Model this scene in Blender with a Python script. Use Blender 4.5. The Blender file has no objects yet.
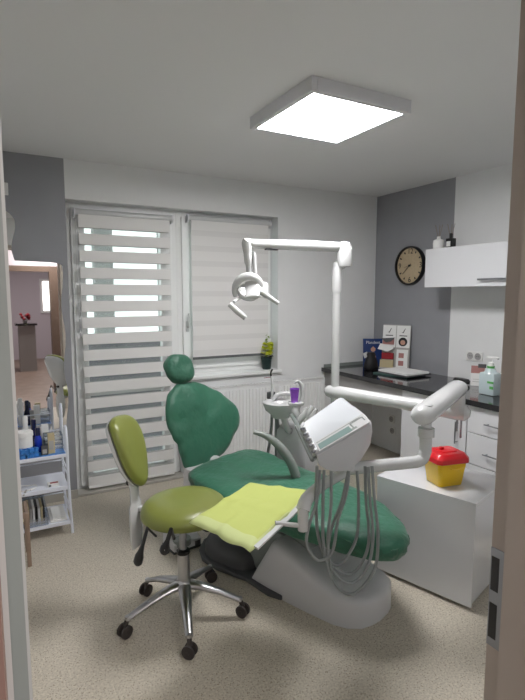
import bpy, bmesh, math, random
from math import sin, cos, pi, radians, atan
from mathutils import Vector, Matrix, noise
random.seed(4)
S = bpy.context.scene
C = S.collection
R = radians

# ---------------------------------------------------------------- camera geometry
F = 495.0; PITCH = atan(55/495); TH = R(28.7); EYE = 1.6
def ray(x, y):
    r = x-262.5; v = 350-y
    fw = F*cos(PITCH)+v*sin(PITCH); up = v*cos(PITCH)-F*sin(PITCH)
    return Vector((fw*sin(TH)+r*cos(TH), fw*cos(TH)-r*sin(TH), up))
def at(x, y, X=None, Y=None, Z=None):
    d = ray(x, y)
    t = (Z-EYE)/d.z if Z is not None else (Y/d.y if Y is not None else X/d.x)
    return Vector((d.x*t, d.y*t, EYE+d.z*t))
def wp(x, y, f):
    d = ray(x, y); fw = d.x*sin(TH)+d.y*cos(TH); t = f/fw
    return Vector((d.x*t, d.y*t, EYE+d.z*t))

# ---------------------------------------------------------------- materials
def mat(name, col, rough=.5, metal=0, bump=0, bscale=60, var=0, vscale=8, coat=0, trans=0, sheen=0, spec=.5):
    m = bpy.data.materials.new(name); m.use_nodes = True
    nt = m.node_tree; b = nt.nodes['Principled BSDF']
    b.inputs['Base Color'].default_value = (*col, 1)
    b.inputs['Roughness'].default_value = rough
    b.inputs['Metallic'].default_value = metal
    b.inputs['Coat Weight'].default_value = coat
    b.inputs['Coat Roughness'].default_value = .08
    b.inputs['Transmission Weight'].default_value = trans
    b.inputs['Sheen Weight'].default_value = sheen
    b.inputs['Specular IOR Level'].default_value = spec
    tc = nt.nodes.new('ShaderNodeTexCoord')
    if var:
        n = nt.nodes.new('ShaderNodeTexNoise'); n.inputs['Scale'].default_value = vscale; n.inputs['Detail'].default_value = 4
        nt.links.new(tc.outputs['Object'], n.inputs['Vector'])
        r = nt.nodes.new('ShaderNodeValToRGB')
        r.color_ramp.elements[0].position = .3; r.color_ramp.elements[1].position = .7
        r.color_ramp.elements[0].color = (*[c*(1-var) for c in col], 1)
        r.color_ramp.elements[1].color = (*[min(1, c*(1+var)) for c in col], 1)
        nt.links.new(n.outputs['Fac'], r.inputs['Fac']); nt.links.new(r.outputs['Color'], b.inputs['Base Color'])
    if bump:
        n = nt.nodes.new('ShaderNodeTexNoise'); n.inputs['Scale'].default_value = bscale; n.inputs['Detail'].default_value = 3
        nt.links.new(tc.outputs['Object'], n.inputs['Vector'])
        bp = nt.nodes.new('ShaderNodeBump'); bp.inputs['Strength'].default_value = min(1, bump); bp.inputs['Distance'].default_value = .01*max(1, bump)
        nt.links.new(n.outputs['Fac'], bp.inputs['Height']); nt.links.new(bp.outputs['Normal'], b.inputs['Normal'])
    return m
def srgb(r, g, b):
    f = lambda c: (c/255/12.92) if c/255 <= .04045 else ((c/255+.055)/1.055)**2.4
    return (f(r), f(g), f(b))

M = {}
M['wall_white'] = mat('wall_white', srgb(228, 229, 229), .85, bump=.05, bscale=150, var=.01)
M['wall_grey'] = mat('wall_grey', srgb(148, 149, 153), .8, bump=.05, bscale=150, var=.02)
M['ceiling'] = mat('ceiling_paint', srgb(222, 222, 222), .9, bump=.03, bscale=120)
M['pvc'] = mat('white_pvc', srgb(236, 237, 236), .35)
M['gapdark'] = mat('dark_gap_grey', srgb(90, 92, 94), .6)  # darkness of the gap under the closed blind, put into colour
M['fabric'] = mat('blind_fabric', srgb(228, 227, 225), .9, bump=.1, bscale=400)
M['fabric2'] = mat('blind_fabric_rear', srgb(200, 198, 195), .9, bump=.1, bscale=400)
M['fabric3'] = mat('blind_fabric_double', srgb(220, 219, 217), .9, bump=.1, bscale=400)
M['green'] = mat('green_cover', srgb(44, 106, 82), .5, bump=2.0, bscale=9, var=.1, vscale=5, sheen=.2)
M['green2'] = mat('green_cover_side', srgb(42, 98, 76), .52, bump=2.2, bscale=12, var=.12, vscale=6, sheen=.2)
M['olive'] = mat('olive_vinyl', srgb(124, 131, 62), .33, bump=.03, bscale=200, spec=.5)
M['white'] = mat('white_gloss_plastic', srgb(204, 205, 205), .22, coat=.4)
M['shell'] = mat('light_grey_shell', srgb(206, 206, 208), .35)
M['panel'] = mat('unit_panel', srgb(196, 200, 204), .4)
M['cab'] = mat('white_laminate', srgb(218, 219, 222), .12, coat=.6)
M['cabin'] = mat('cabinet_carcass', srgb(200, 200, 202), .5)
M['apron'] = mat('grey_board', srgb(165, 163, 162), .6)
M['black'] = mat('black_stone', srgb(26, 26, 28), .12, var=.3, vscale=200, coat=.5)
M['dark'] = mat('dark_grey_plastic', srgb(80, 81, 83), .6, bump=.2, bscale=300)
M['blackp'] = mat('black_plastic', srgb(18, 18, 20), .35)
M['rubber'] = mat('caster_rubber', srgb(52, 46, 44), .5)
M['chrome'] = mat('polished_aluminium', srgb(190, 190, 192), .28, metal=1)
M['steel'] = mat('brushed_steel', srgb(150, 152, 156), .35, metal=1)
M['hose'] = mat('grey_hose', srgb(140, 145, 145), .4)
M['rail'] = mat('grey_green_plastic', srgb(135, 142, 138), .4)
M['lcd'] = mat('lcd_glass', srgb(128, 150, 146), .2)
M['yellow'] = mat('yellow_plastic', srgb(228, 186, 8), .3, coat=.2)
M['red'] = mat('red_plastic', srgb(208, 18, 32), .3, coat=.3)
M['bib'] = mat('lime_paper', srgb(186, 196, 108), .75, bump=.2, bscale=25)
M['bibedge'] = mat('lime_paper_edge', srgb(194, 204, 140), .7, bump=.2, bscale=25)
M['mirror'] = mat('mirror_glass', (.9, .9, .9), .02, metal=1)
M['frame'] = mat('cream_white_paint', srgb(222, 222, 216), .45)
M['jamb'] = mat('taupe_door_frame', srgb(188, 178, 167), .5, var=.02)
M['jambl'] = mat('grey_door_edge', srgb(150, 157, 154), .5, var=.02)
M['jambw'] = mat('white_door_edge', srgb(198, 199, 197), .4)
M['jambp'] = mat('brown_door_frame', srgb(150, 122, 112), .5)
M['cart'] = mat('white_lacquer', srgb(222, 226, 236), .4)
M['bluef'] = mat('blue_film', srgb(60, 130, 205), .3, var=.25, vscale=20)
M['navy'] = mat('navy_bottle', srgb(14, 22, 66), .2)
M['bluel'] = mat('blue_liquid', srgb(30, 60, 190), .2)
M['paper'] = mat('white_paper', srgb(228, 228, 226), .7)
M['paper2'] = mat('grey_paper', srgb(170, 168, 164), .7)
M['beige'] = mat('beige_card', srgb(190, 176, 140), .7)
M['navyp'] = mat('navy_print', srgb(22, 52, 108), .4)
M['skin'] = mat('skin_print', srgb(196, 150, 130), .6)
M['redp'] = mat('red_print', srgb(140, 24, 34), .5)
M['pink'] = mat('pink_print', srgb(170, 120, 115), .6)
M['teal'] = mat('teal_card', srgb(60, 90, 85), .6)
M['purple'] = mat('purple_plastic', srgb(150, 80, 205), .25)
M['soil'] = mat('dark_green_pot', srgb(20, 44, 42), .4)
M['leaf'] = mat('yellow_leaf', srgb(198, 206, 50), .55, var=.2, vscale=30)
M['leafd'] = mat('green_leaf', srgb(120, 150, 60), .55, var=.2, vscale=30)
M['clockface'] = mat('cork_face', srgb(186, 168, 138), .7, var=.06, vscale=40, bump=.1, bscale=200)
M['alu'] = mat('lamp_housing', srgb(215, 215, 218), .5)
M['wood'] = mat('brown_wood', srgb(142, 122, 106), .6, var=.15, vscale=15)
M['frameb'] = mat('brown_door_casing', srgb(106, 88, 76), .5, var=.05, vscale=20)
M['hallfloor'] = mat('hall_wood_floor', srgb(150, 130, 116), .45, var=.15, vscale=6)
M['hallwall'] = mat('hall_wall', srgb(208, 200, 206), .85)
M['parapet'] = mat('balcony_render', srgb(84, 86, 92), .9, var=.05)
M['house'] = mat('far_render', srgb(112, 114, 112), .9, var=.05)
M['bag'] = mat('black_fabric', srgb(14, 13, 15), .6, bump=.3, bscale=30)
M['gel'] = mat('clear_gel', srgb(190, 205, 208), .15, coat=.3)
M['greenp'] = mat('green_print', srgb(90, 165, 90), .5)
M['seal'] = mat('grey_skirt', srgb(176, 172, 164), .6)

def emis(name, col, s):
    m = bpy.data.materials.new(name); m.use_nodes = True; nt = m.node_tree
    b = nt.nodes['Principled BSDF']; b.inputs['Base Color'].default_value = (*col, 1)
    b.inputs['Emission Color'].default_value = (*col, 1); b.inputs['Emission Strength'].default_value = s
    return m
M['led'] = emis('led_diffuser', (1, .985, .99), 16)
M['daylit'] = emis('hall_daylight_pane', (1, .97, .93), 1.2)
def glassy(name, col, f):
    m = bpy.data.materials.new(name); m.use_nodes = True; nt = m.node_tree; nt.nodes.clear()
    o = nt.nodes.new('ShaderNodeOutputMaterial'); mx = nt.nodes.new('ShaderNodeMixShader')
    t = nt.nodes.new('ShaderNodeBsdfTransparent'); g = nt.nodes.new('ShaderNodeBsdfGlossy')
    t.inputs[0].default_value = (*col, 1); g.inputs['Roughness'].default_value = .05
    mx.inputs[0].default_value = f
    nt.links.new(t.outputs[0], mx.inputs[1]); nt.links.new(g.outputs[0], mx.inputs[2]); nt.links.new(mx.outputs[0], o.inputs[0])
    return m
M['glass'] = glassy('window_glass', (.92, .96, .95), .06)
M['acrylic'] = glassy('clear_acrylic', (.82, .86, .9), .18)
def sheer():
    m = bpy.data.materials.new('sheer_mesh'); m.use_nodes = True; nt = m.node_tree; nt.nodes.clear()
    o = nt.nodes.new('ShaderNodeOutputMaterial'); mx = nt.nodes.new('ShaderNodeMixShader')
    t = nt.nodes.new('ShaderNodeBsdfTransparent'); g = nt.nodes.new('ShaderNodeBsdfDiffuse'); g.inputs[0].default_value = (.7, .7, .7, 1)
    mx.inputs[0].default_value = .1
    nt.links.new(t.outputs[0], mx.inputs[1]); nt.links.new(g.outputs[0], mx.inputs[2]); nt.links.new(mx.outputs[0], o.inputs[0])
    return m
M['sheer'] = sheer()
def vinyl_floor():
    m = mat('terrazzo_vinyl', srgb(190, 182, 168), .38)
    nt = m.node_tree; b = nt.nodes['Principled BSDF']; tc = nt.nodes.new('ShaderNodeTexCoord')
    v = nt.nodes.new('ShaderNodeTexVoronoi'); v.inputs['Scale'].default_value = 100
    nt.links.new(tc.outputs['Object'], v.inputs['Vector'])
    r = nt.nodes.new('ShaderNodeValToRGB'); e = r.color_ramp
    e.elements[0].position = .16; e.elements[0].color = (*srgb(138, 126, 110), 1)
    e.elements[1].position = .30; e.elements[1].color = (*srgb(196, 188, 174), 1)
    nt.links.new(v.outputs['Distance'], r.inputs['Fac'])
    n = nt.nodes.new('ShaderNodeTexNoise'); n.inputs['Scale'].default_value = 110; n.inputs['Detail'].default_value = 3
    nt.links.new(tc.outputs['Object'], n.inputs['Vector'])
    r2 = nt.nodes.new('ShaderNodeValToRGB'); r2.color_ramp.elements[0].position = .35; r2.color_ramp.elements[1].position = .68
    r2.color_ramp.elements[0].color = (.78, .77, .75, 1); r2.color_ramp.elements[1].color = (1.12, 1.12, 1.1, 1)
    nt.links.new(n.outputs['Fac'], r2.inputs['Fac'])
    mx = nt.nodes.new('ShaderNodeMix'); mx.data_type = 'RGBA'; mx.blend_type = 'MULTIPLY'; mx.inputs['Factor'].default_value = 1
    nt.links.new(r.outputs['Color'], mx.inputs['A']); nt.links.new(r2.outputs['Color'], mx.inputs['B'])
    nt.links.new(mx.outputs['Result'], b.inputs['Base Color'])
    return m
M['floor'] = vinyl_floor()

# ---------------------------------------------------------------- mesh helpers
def prof_ring(c, a, b, pts): return [c+a*p[0]+b*p[1] for p in pts]
class MB:
    def __init__(s): s.bm = bmesh.new(); s.mi = 0
    def _face(s, vs):
        try:
            f = s.bm.faces.new(vs); f.material_index = s.mi; return f
        except ValueError: return None
    def box(s, lo, hi, mtx=None, bev=0):
        lo = Vector(lo); hi = Vector(hi)
        t = bmesh.new(); bmesh.ops.create_cube(t, size=1)
        for v in t.verts: v.co = Vector(((lo[i]+hi[i])/2+v.co[i]*(hi[i]-lo[i]) for i in range(3)))
        if bev: bmesh.ops.bevel(t, geom=t.edges[:], offset=bev, segments=2, profile=.6, affect='EDGES')
        s.merge(t, mtx); return s
    def merge(s, t, mtx=None):
        mp = {v: s.bm.verts.new(mtx @ v.co if mtx else v.co) for v in t.verts}
        for f in t.faces: s._face([mp[v] for v in f.verts])
        t.free()
    def loft(s, rings, caps=True, closed=True):
        vr = [[s.bm.verts.new(p) for p in r] for r in rings]
        n = len(vr[0])
        for a, b in zip(vr, vr[1:]):
            for i in range(n if closed else n-1):
                j = (i+1) % n; s._face([a[i], a[j], b[j], b[i]])
        if caps:
            s._face(list(reversed(vr[0]))); s._face(vr[-1])
        return s
    def tube(s, pts, r, n=10, caps=True, flat=1):
        pts = [Vector(p) for p in pts]
        rs = r if isinstance(r, (list, tuple)) else [r]*len(pts)
        d0 = (pts[1]-pts[0]).normalized()
        up = Vector((0, 0, 1)) if abs(d0.z) < .9 else Vector((1, 0, 0))
        x = d0.cross(up).normalized(); rings = []
        for i, p in enumerate(pts):
            d = (pts[min(i+1, len(pts)-1)]-pts[max(i-1, 0)]).normalized()
            x = (x-d*x.dot(d)).normalized(); y = d.cross(x)
            rings.append([p+(x*cos(2*pi*k/n)+y*sin(2*pi*k/n)*flat)*rs[i] for k in range(n)])
        return s.loft(rings, caps)
    def lathe(s, prof, c=(0, 0, 0), n=24, mtx=None, sx=1, sy=1):
        c = Vector(c); rings = []
        for r, z in prof:
            rg = [c+Vector((r*sx*cos(2*pi*k/n), r*sy*sin(2*pi*k/n), z)) for k in range(n)]
            rings.append([mtx @ p for p in rg] if mtx else rg)
        return s.loft(rings, True)
    def prism(s, poly, d):
        d = Vector(d); poly = [Vector(p) for p in poly]
        return s.loft([poly, [p+d for p in poly]])
    def pillow(s, outline, o, a, b, nrm, tf, tb, rough=.0, seed=0, smooth=3, crown=None):
        """closed cushion from a 2D outline: rings shrink to the middle on a front and a back side"""
        P = [Vector((p[0], p[1])) for p in outline]
        for _ in range(smooth):
            Q = []
            for i in range(len(P)):
                p, q = P[i], P[(i+1) % len(P)]; Q += [p*.75+q*.25, p*.25+q*.75]
            P = Q
            if len(P) > 60: break
        c = sum(P, Vector((0, 0)))/len(P)
        ks = [.12, .35, .55, .72, .85, .93, .98, 1.0]
        def ring(k, h, side):
            out = []
            for p in P:
                q = c+(p-c)*k
                z = h
                if crown: z += crown(q.x, q.y)*(1 if side > 0 else .9)
                co = o+a*q.x+b*q.y+nrm*z
                if rough: co = co+nrm*(noise.noise(Vector((q.x*9+seed, q.y*9, side)))*rough) + (a*(p-c).normalized().x+b*(p-c).normalized().y)*(noise.noise(Vector((q.x*14, q.y*14+seed, side*2)))*rough*.8*k)
                out.append(co)
            return out
        rings = [ring(k, tf*math.sqrt(max(0, 1-k**5)), 1) for k in ks]
        rings += [ring(k, -tb*math.sqrt(max(0, 1-k**5)), -1) for k in reversed(ks[:-1])]
        return s.loft(rings)
    def build(s, name, m, parent=None, smooth=True, bev=0, world=True, angle=40):
        ms = m if isinstance(m, list) else [m]
        bmesh.ops.recalc_face_normals(s.bm, faces=s.bm.faces[:])
        if parent and world:
            s.bm.transform(WM[parent.name].inverted())
        me = bpy.data.meshes.new(name); s.bm.to_mesh(me); s.bm.free()
        for q in ms: me.materials.append(M[q] if isinstance(q, str) else q)
        if smooth:
            for p in me.polygons: p.use_smooth = True
            me.set_sharp_from_angle(angle=R(angle))
        o = bpy.data.objects.new(name, me); C.objects.link(o)
        if parent: o.parent = parent; WM[o.name] = WM[parent.name]
        else: WM[o.name] = Matrix()
        if bev:
            b = o.modifiers.new('bevel', 'BEVEL'); b.width = bev; b.segments = 2; b.limit_method = 'ANGLE'; b.angle_limit = R(35)
        return o
WM = {}
def tag(o, label=None, cat=None, group=None, kind=None):
    if label: o['label'] = label
    if cat: o['category'] = cat
    if group: o['group'] = group
    if kind: o['kind'] = kind
    return o
def thing(name, label, cat, loc, rz=0, group=None):
    o = bpy.data.objects.new(name, None); C.objects.link(o)
    o.location = loc; o.rotation_euler = (0, 0, rz); o.empty_display_size = .1
    WM[o.name] = Matrix.Translation(Vector(loc)) @ Matrix.Rotation(rz, 4, 'Z')
    return tag(o, label, cat, group)
def struct(o): o['kind'] = 'structure'; return o
def recenter(o):
    """put a single-mesh thing's origin at its base centre"""
    me = o.data; xs = [v.co for v in me.vertices]
    c = Vector(((min(v.x for v in xs)+max(v.x for v in xs))/2, (min(v.y for v in xs)+max(v.y for v in xs))/2, min(v.z for v in xs)))
    me.transform(Matrix.Translation(-c)); o.location = c; WM[o.name] = Matrix.Translation(c)
    return o
def bez(pts, n=8):
    """Catmull-Rom through points"""
    P = [Vector(p) for p in pts]; out = []
    for i in range(len(P)-1):
        p0 = P[max(i-1, 0)]; p1 = P[i]; p2 = P[i+1]; p3 = P[min(i+2, len(P)-1)]
        for k in range(n):
            t = k/n
            out.append(.5*((2*p1)+(p2-p0)*t+(2*p0-5*p1+4*p2-p3)*t*t+(-p0+3*p1-3*p2+p3)*t**3))
    out.append(P[-1]); return out
def text(name, body, size, loc, rot, m, parent, extrude=.0006):
    cu = bpy.data.curves.new(name, 'FONT'); cu.body = body; cu.size = size; cu.align_x = 'CENTER'; cu.align_y = 'CENTER'; cu.extrude = extrude
    t = bpy.data.objects.new(name+'_curve', cu); C.objects.link(t)
    bpy.context.view_layer.update()
    me = bpy.data.meshes.new_from_object(t.evaluated_get(bpy.context.evaluated_depsgraph_get()))
    bpy.data.objects.remove(t)
    mt = WM[parent.name].inverted() @ Matrix.LocRotScale(Vector(loc), rot, None)
    me.transform(mt); me.materials.clear(); me.materials.append(M[m]); me.name = name
    o = bpy.data.objects.new(name, me); C.objects.link(o); o.parent = parent; WM[o.name] = WM[parent.name]
    return o
FACE_NEG_X = Matrix(((0, 0, -1), (-1, 0, 0), (0, 1, 0))).to_euler()   # text on the right wall, read looking along +X
X3, Y3, Z3 = Vector((1, 0, 0)), Vector((0, 1, 0)), Vector((0, 0, 1))
def rotm(loc, rz): return Matrix.Translation(Vector(loc)) @ Matrix.Rotation(rz, 4, 'Z')

# ================================================================ SETTING
WX0, WX1, WY0, WY1, H = -.35, 3.545, .60, 4.02, 2.60
b = MB(); b.box((-1.6, -5.6, -.05), (3.9, 4.4, 0)); struct(b.build('floor', 'floor', smooth=False))
b = MB(); b.box((-1.6, -5.6, H), (3.9, 4.4, H+.05)); struct(b.build('ceiling', 'ceiling', smooth=False))
NX0, NX1, NM, SILL, NT = .528, 2.365, 1.425, .87, 2.312
b = MB(); b.mi = 1
b.box((WX0-.1, WY1, 0), (NX0, WY1+.3, H))
b.mi = 0
b.box((NX0, WY1, NT), (WX1, WY1+.3, H)); b.box((NM, WY1, 0), (WX1, WY1+.3, SILL)); b.box((NX1, WY1, SILL), (WX1, WY1+.3, NT))
struct(b.build('wall_back', ['wall_white', 'wall_grey'], smooth=False))
b = MB(); b.mi = 1; b.box((WX1, 3.034, .86), (WX1+.1, WY1+.3, H)); b.mi = 0; b.box((WX1, .44, 0), (WX1+.1, 3.034, H)); b.box((WX1, 3.034, 0), (WX1+.1, WY1+.3, .86))
struct(b.build('wall_right', ['wall_white', 'wall_grey'], smooth=False))
b = MB(); b.box((WX0-.1, .44, 0), (WX0, WY1, H)); struct(b.build('wall_left', 'wall_white', smooth=False))
DX0, DX1, DH = .0, .87, 2.20
b = MB(); b.box((-1.6, .44, 0), (-.03, WY0, H)); b.box((.92, .44, 0), (WX1, WY0, H)); b.box((-.03, .44, DH+.05), (.92, WY0, H))
struct(b.build('wall_front', 'wall_white', smooth=False))
# hall behind the camera (seen in the mirror)
b = MB(); b.box((-1.7, -5.6, 0), (-1.6, .6, H)); struct(b.build('wall_hall_left', 'hallwall', smooth=False))
b = MB(); b.box((3.0, -5.6, 0), (3.1, .44, H)); struct(b.build('wall_hall_right', 'hallwall', smooth=False))
b = MB(); b.box((-1.7, -5.7, 0), (3.1, -5.6, H)); struct(b.build('wall_hall_end', 'hallwall', smooth=False))
hy = -1.0
lz = at(30, 271.5, Y=9.05).z; hx = at(48.5, 272, Y=9.05).x; hx2 = at(60, 272, Y=9.05).x
b = MB(); b.box((-1.6, hy-.1, 0), (-.15, hy, H)); b.box((hx+.06, hy-.1, 0), (3.0, hy, H)); b.box((-.15, hy-.1, lz+.03), (hx+.06, hy, H)); struct(b.build('wall_hall_middle', 'hallwall', smooth=False))
d4 = thing('door_3', None, None, (.4, hy, 0)); d4['kind'] = 'structure'
b = MB(); b.box((hx, hy-.11, 0), (hx+.06, hy, lz+.03)); b.box((hx+.0, hy, 0), (hx2, hy+.014, lz+.09)); b.box((-.15, hy-.11, lz), (hx, hy, lz+.03)); b.box((-.2, hy, lz), (hx, hy+.014, lz+.09)); b.box((-.15, hy-.11, 0), (-.13, hy, lz)); b.box((-.23, hy, 0), (-.13, hy+.014, lz+.09)); b.build('door_frame', 'frameb', d4, smooth=False)
b = MB(); b.box((-1.6, -5.6, 0), (3.0, .44, .004)); struct(b.build('floor_hall', 'hallfloor', smooth=False))
b = MB(); b.box((WX0, WY1-.012, 0), (NX0, WY1, .07)); struct(b.build('baseboard_back', 'seal', smooth=False))
b = MB(); b.box((NM+.01, WY1-.012, 0), (2.9, WY1, .07)); struct(b.build('baseboard_window', 'seal', smooth=False))

# doorway frame: right jamb with strike plate, lintel, left jamb and open leaf's edge
dr = thing('door_1', None, None, (.43, .5, 0)); dr['kind'] = 'structure'
b = MB(); b.box((.851, .42, 0), (.92, .575, DH+.05)); b.box((.864, .575, 0), (.92, .612, DH+.05)); b.box((.87, .408, 0), (.96, .42, DH+.08))
b.build('door_frame', 'jamb', dr, smooth=False)
b = MB(); b.box((-.03, .42, DH), (.864, .61, DH+.05)); b.build('door_lintel', 'jamb', dr, smooth=False)
b = MB(); b.box((-.03, .42, 0), (-.0057, .55, DH)); b.build('door_frame', 'jambp', dr, smooth=False)
b = MB(); b.box((-.03, .552, 0), (.0000, .57, DH)); b.build('door_seal', 'jambw', dr, smooth=False)
b = MB(); b.box((-.03, .575, 0), (.0062, .585, DH)); b.box((-.03, .585, 0), (.0156, .60, DH)); b.build('door_edge', 'jambl', dr, smooth=False)
b = MB(); b.box((-.03, .603, 0), (.0195, .609, DH)); b.build('door_edge', 'jambw', dr, smooth=False)
b = MB(); b.box((.8625, .581, .885), (.864, .612, 1.095)); sp = b.build('strike_plate', 'steel', dr, smooth=False); sp['label'] = 'steel strike plate on the right door jamb'
b = MB(); b.box((.8618, .592, 1.005), (.8626, .609, 1.077)); b.box((.8618, .592, .903), (.8626, .609, .978)); b.build('latch_hole', 'blackp', sp, smooth=False)

# balcony door and window
FY = 4.15
def leaf(mb, x0, x1, z0, z1, w, y0, y1):
    mb.box((x0, y0, z0), (x0+w, y1, z1)); mb.box((x1-w, y0, z0), (x1, y1, z1))
    mb.box((x0+w, y0, z0), (x1-w, y1, z0+w)); mb.box((x0+w, y0, z1-w), (x1-w, y1, z1))
d2 = thing('door_2', None, None, (.97, FY, 0)); d2['kind'] = 'structure'
b = MB(); leaf(b, NX0, NM, .0, NT, .05, FY, FY+.07); b.build('door_frame', 'pvc', d2, smooth=False, bev=.003)
b = MB(); leaf(b, NX0+.045, NM-.045, .045, NT-.045, .10, FY-.02, FY+.05); b.box((NX0+.13, FY, .78), (NM-.13, FY+.04, .86)); b.build('door_leaf', 'pvc', d2, smooth=False, bev=.005)
b = MB(); b.box((NX0+.13, FY+.01, .13), (NM-.13, FY+.016, NT-.13)); b.build('pane', 'glass', d2, smooth=False)
b = MB(); b.box((NM-.105, FY-.035, .97), (NM-.075, FY-.02, 1.10), bev=.004); b.tube([(NM-.09, FY-.03, 1.03), (NM-.09, FY-.065, 1.03), (NM-.09, FY-.07, 1.13)], .01); b.build('door_handle', 'white', d2)
b = MB(); b.box((NX0, WY1, 0), (NM, FY, .02)); b.build('threshold', 'seal', d2, smooth=False, bev=.003)
w1 = thing('window_1', None, None, (1.9, FY, SILL)); w1['kind'] = 'structure'
b = MB(); leaf(b, NM, NX1, SILL+.03, NT, .05, FY, FY+.07); b.build('window_frame', 'pvc', w1, smooth=False, bev=.003)
b = MB(); leaf(b, NM+.045, NX1-.04, SILL+.075, NT-.045, .105, FY-.02, FY+.05); b.build('window_sash', 'pvc', w1, smooth=False, bev=.005)
b = MB(); b.box((NM+.12, FY+.01, SILL+.15), (NX1-.11, FY+.016, NT-.12)); b.build('pane', 'glass', w1, smooth=False)
b = MB(); b.box((NM-.02, WY1-.035, SILL-.0), (NX1+.03, FY+.01, SILL+.03)); b.build('window_sill', 'pvc', w1, smooth=False, bev=.006)
b = MB(); hz = 1.32; b.box((NM+.068, FY-.035, hz-.04), (NM+.098, FY-.02, hz+.05), bev=.004); b.tube([(NM+.083, FY-.03, hz), (NM+.083, FY-.06, hz), (NM+.083, FY-.065, hz+.12)], .01); b.build('window_handle', 'white', w1)

# outdoors
b = MB(); b.box((-.6, 4.4, -.05), (3.2, 5.9, 0)); struct(b.build('balcony_floor', 'parapet', smooth=False))
b = MB(); b.box((-1.5, 5.8, -.2), (4.5, 5.92, 1.12)); struct(b.build('balcony_parapet', 'parapet', smooth=False))
for xa, xb, lb in ((94.5, 113, 'wider grey building strip glimpsed through the left blind gaps'), (161, 169, 'narrow grey building strip at the right end of left blind gaps')):
    b = MB(); b.box((at(xa, 260, Y=9).x, 9, -3), (at(xb, 260, Y=9).x, 9.25, 6)); tag(recenter(b.build('distant_building', 'house', smooth=False)), lb, 'building')

# ================================================================ BLINDS
def blind(x0, x1, ztop, zbot, y, closed, label, name='zebra_blind'):
    t = thing(name, label, 'blind', ((x0+x1)/2, y, zbot), 0, None)
    b = MB(); b.tube([(x0-.02, y, ztop+.018), (x1+.02, y, ztop+.018)], .026, 16); b.build('roller_tube', 'white', t)
    for sx in (x0-.03, x1+.02):
        b = MB(); b.tube([(sx, y, ztop+.018), (sx+.012, y, ztop+.018)], .031, 16); b.box((sx, y, ztop-.02), (sx+.012, FY-.02, ztop+.03)); b.build('bracket', 'alu', t)
    b = MB(); b2 = MB(); top = ztop-.02
    if not closed:
        k = 0; c0 = 2.095
        zt = ztop
        while zt > zbot+.02:
            g = c0-.1295*k
            lo = max(g+.023, zbot+.02)
            if zt > lo:
                b.box((x0, y-.0225, lo), (x1, y-.0205, min(zt, ztop)))
                b2.box((x0, y+.012, lo-.004), (x1, y+.014, min(zt, ztop)+.0))
            zt = g-.023; k += 1
    else:
        z = ztop; k = 0
        while z > zbot+.01:
            lo = max(z-.082, zbot+.01)
            b.box((x0, y-.0225, lo), (x1, y-.0205, z)); z -= .1295
        z = ztop-.06
        while z > zbot+.01:
            lo = max(z-.082, zbot+.01)
            b2.box((x0, y-.0207, lo), (x1, y-.0200, z)); z -= .1295
    b.build('fabric_bands', 'fabric', t, smooth=False); b2.build('rear_bands', 'fabric3' if closed else 'fabric2', t, smooth=False)
    if not closed: b = MB(); b.box((x0, y-.0218, zbot+.01), (x1, y-.0212, ztop)); b.build('sheer_mesh', 'sheer', t, smooth=False)
    b = MB(); b.box((x0, y-.03, zbot), (x1, y-.012, zbot+.022)); b.build('bottom_rail', 'gapdark' if closed else 'fabric', t, smooth=False, bev=.004)  # closed blind: dark gap below its white bar put into the rail colour
    return t
tb1 = blind(.622, 1.345, 2.215, .035, 4.09, False, 'long striped day-and-night blind over the balcony door, see-through gaps open')
tb2 = blind(1.535, 2.29, 2.235, 1.035, 4.09, True, 'short striped day-and-night blind over the window, bands closed')
b = MB(); xs = .598; b.tube([(xs, 4.055, 2.2), (xs, 4.055, 1.31)], .0022, 6); b.tube([(xs+.014, 4.055, 2.2), (xs+.014, 4.055, 1.31)], .0022, 6); b.lathe([(.001, -.02), (.008, -.015), (.008, .01), (.001, .015)], (xs+.007, 4.055, 1.30), 10); b.build('bead_chain', 'shell', tb1)
b = MB(); xs = 2.305; b.tube([(xs, 4.055, 2.22), (xs, 4.055, 1.22)], .0022, 6); b.tube([(xs+.014, 4.055, 2.22), (xs+.014, 4.055, 1.22)], .0022, 6); b.lathe([(.001, -.02), (.008, -.015), (.008, .01), (.001, .015)], (xs+.007, 4.055, 1.21), 10); b.build('bead_chain', 'shell', tb2)

# ================================================================ RADIATOR
rx0, rx1, rz0, rz1 = 1.50, 2.84, .10, .79
t = thing('radiator', 'long white ribbed panel radiator under the window sill', 'radiator', ((rx0+rx1)/2, 3.95, 0))
b = MB(); b.box((rx0, 3.925, rz0), (rx1, 3.935, rz1))
n = 40
for k in range(n):
    x = rx0+.02+(rx1-rx0-.04)*k/(n-1)
    b.prism([(x-.009, 3.926, rz0+.035), (x+.009, 3.926, rz0+.035), (x+.005, 3.917, rz0+.035), (x-.005, 3.917, rz0+.035)], (0, 0, rz1-rz0-.07))
b.build('front_panel', 'wall_white', t, smooth=False)
b = MB(); b.box((rx0, 3.985, rz0), (rx1, 3.995, rz1)); b.build('rear_panel', 'wall_white', t, smooth=False)
for xx in (rx0-.004, rx1): b = MB(); b.box((xx, 3.92, rz0), (xx+.004, 3.998, rz1+.005)); b.build('side_cover', 'pvc', t, smooth=False)
b = MB()
for k in range(44): x = rx0+(rx1-rx0)*(k+.5)/44; b.box((x-.004, 3.93, rz1-.002), (x+.004, 3.99, rz1+.005))
b.box((rx0, 3.925, rz1-.004), (rx1, 3.932, rz1+.006)); b.box((rx0, 3.988, rz1-.004), (rx1, 3.995, rz1+.006)); b.build('top_grille', 'pvc', t, smooth=False)
for x in (rx0+.15, rx1-.15):
    b = MB(); b.box((x-.02, 3.99, rz0), (x+.02, WY1, rz1-.1)); b.build('wall_bracket', 'pvc', t, smooth=False)
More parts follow.
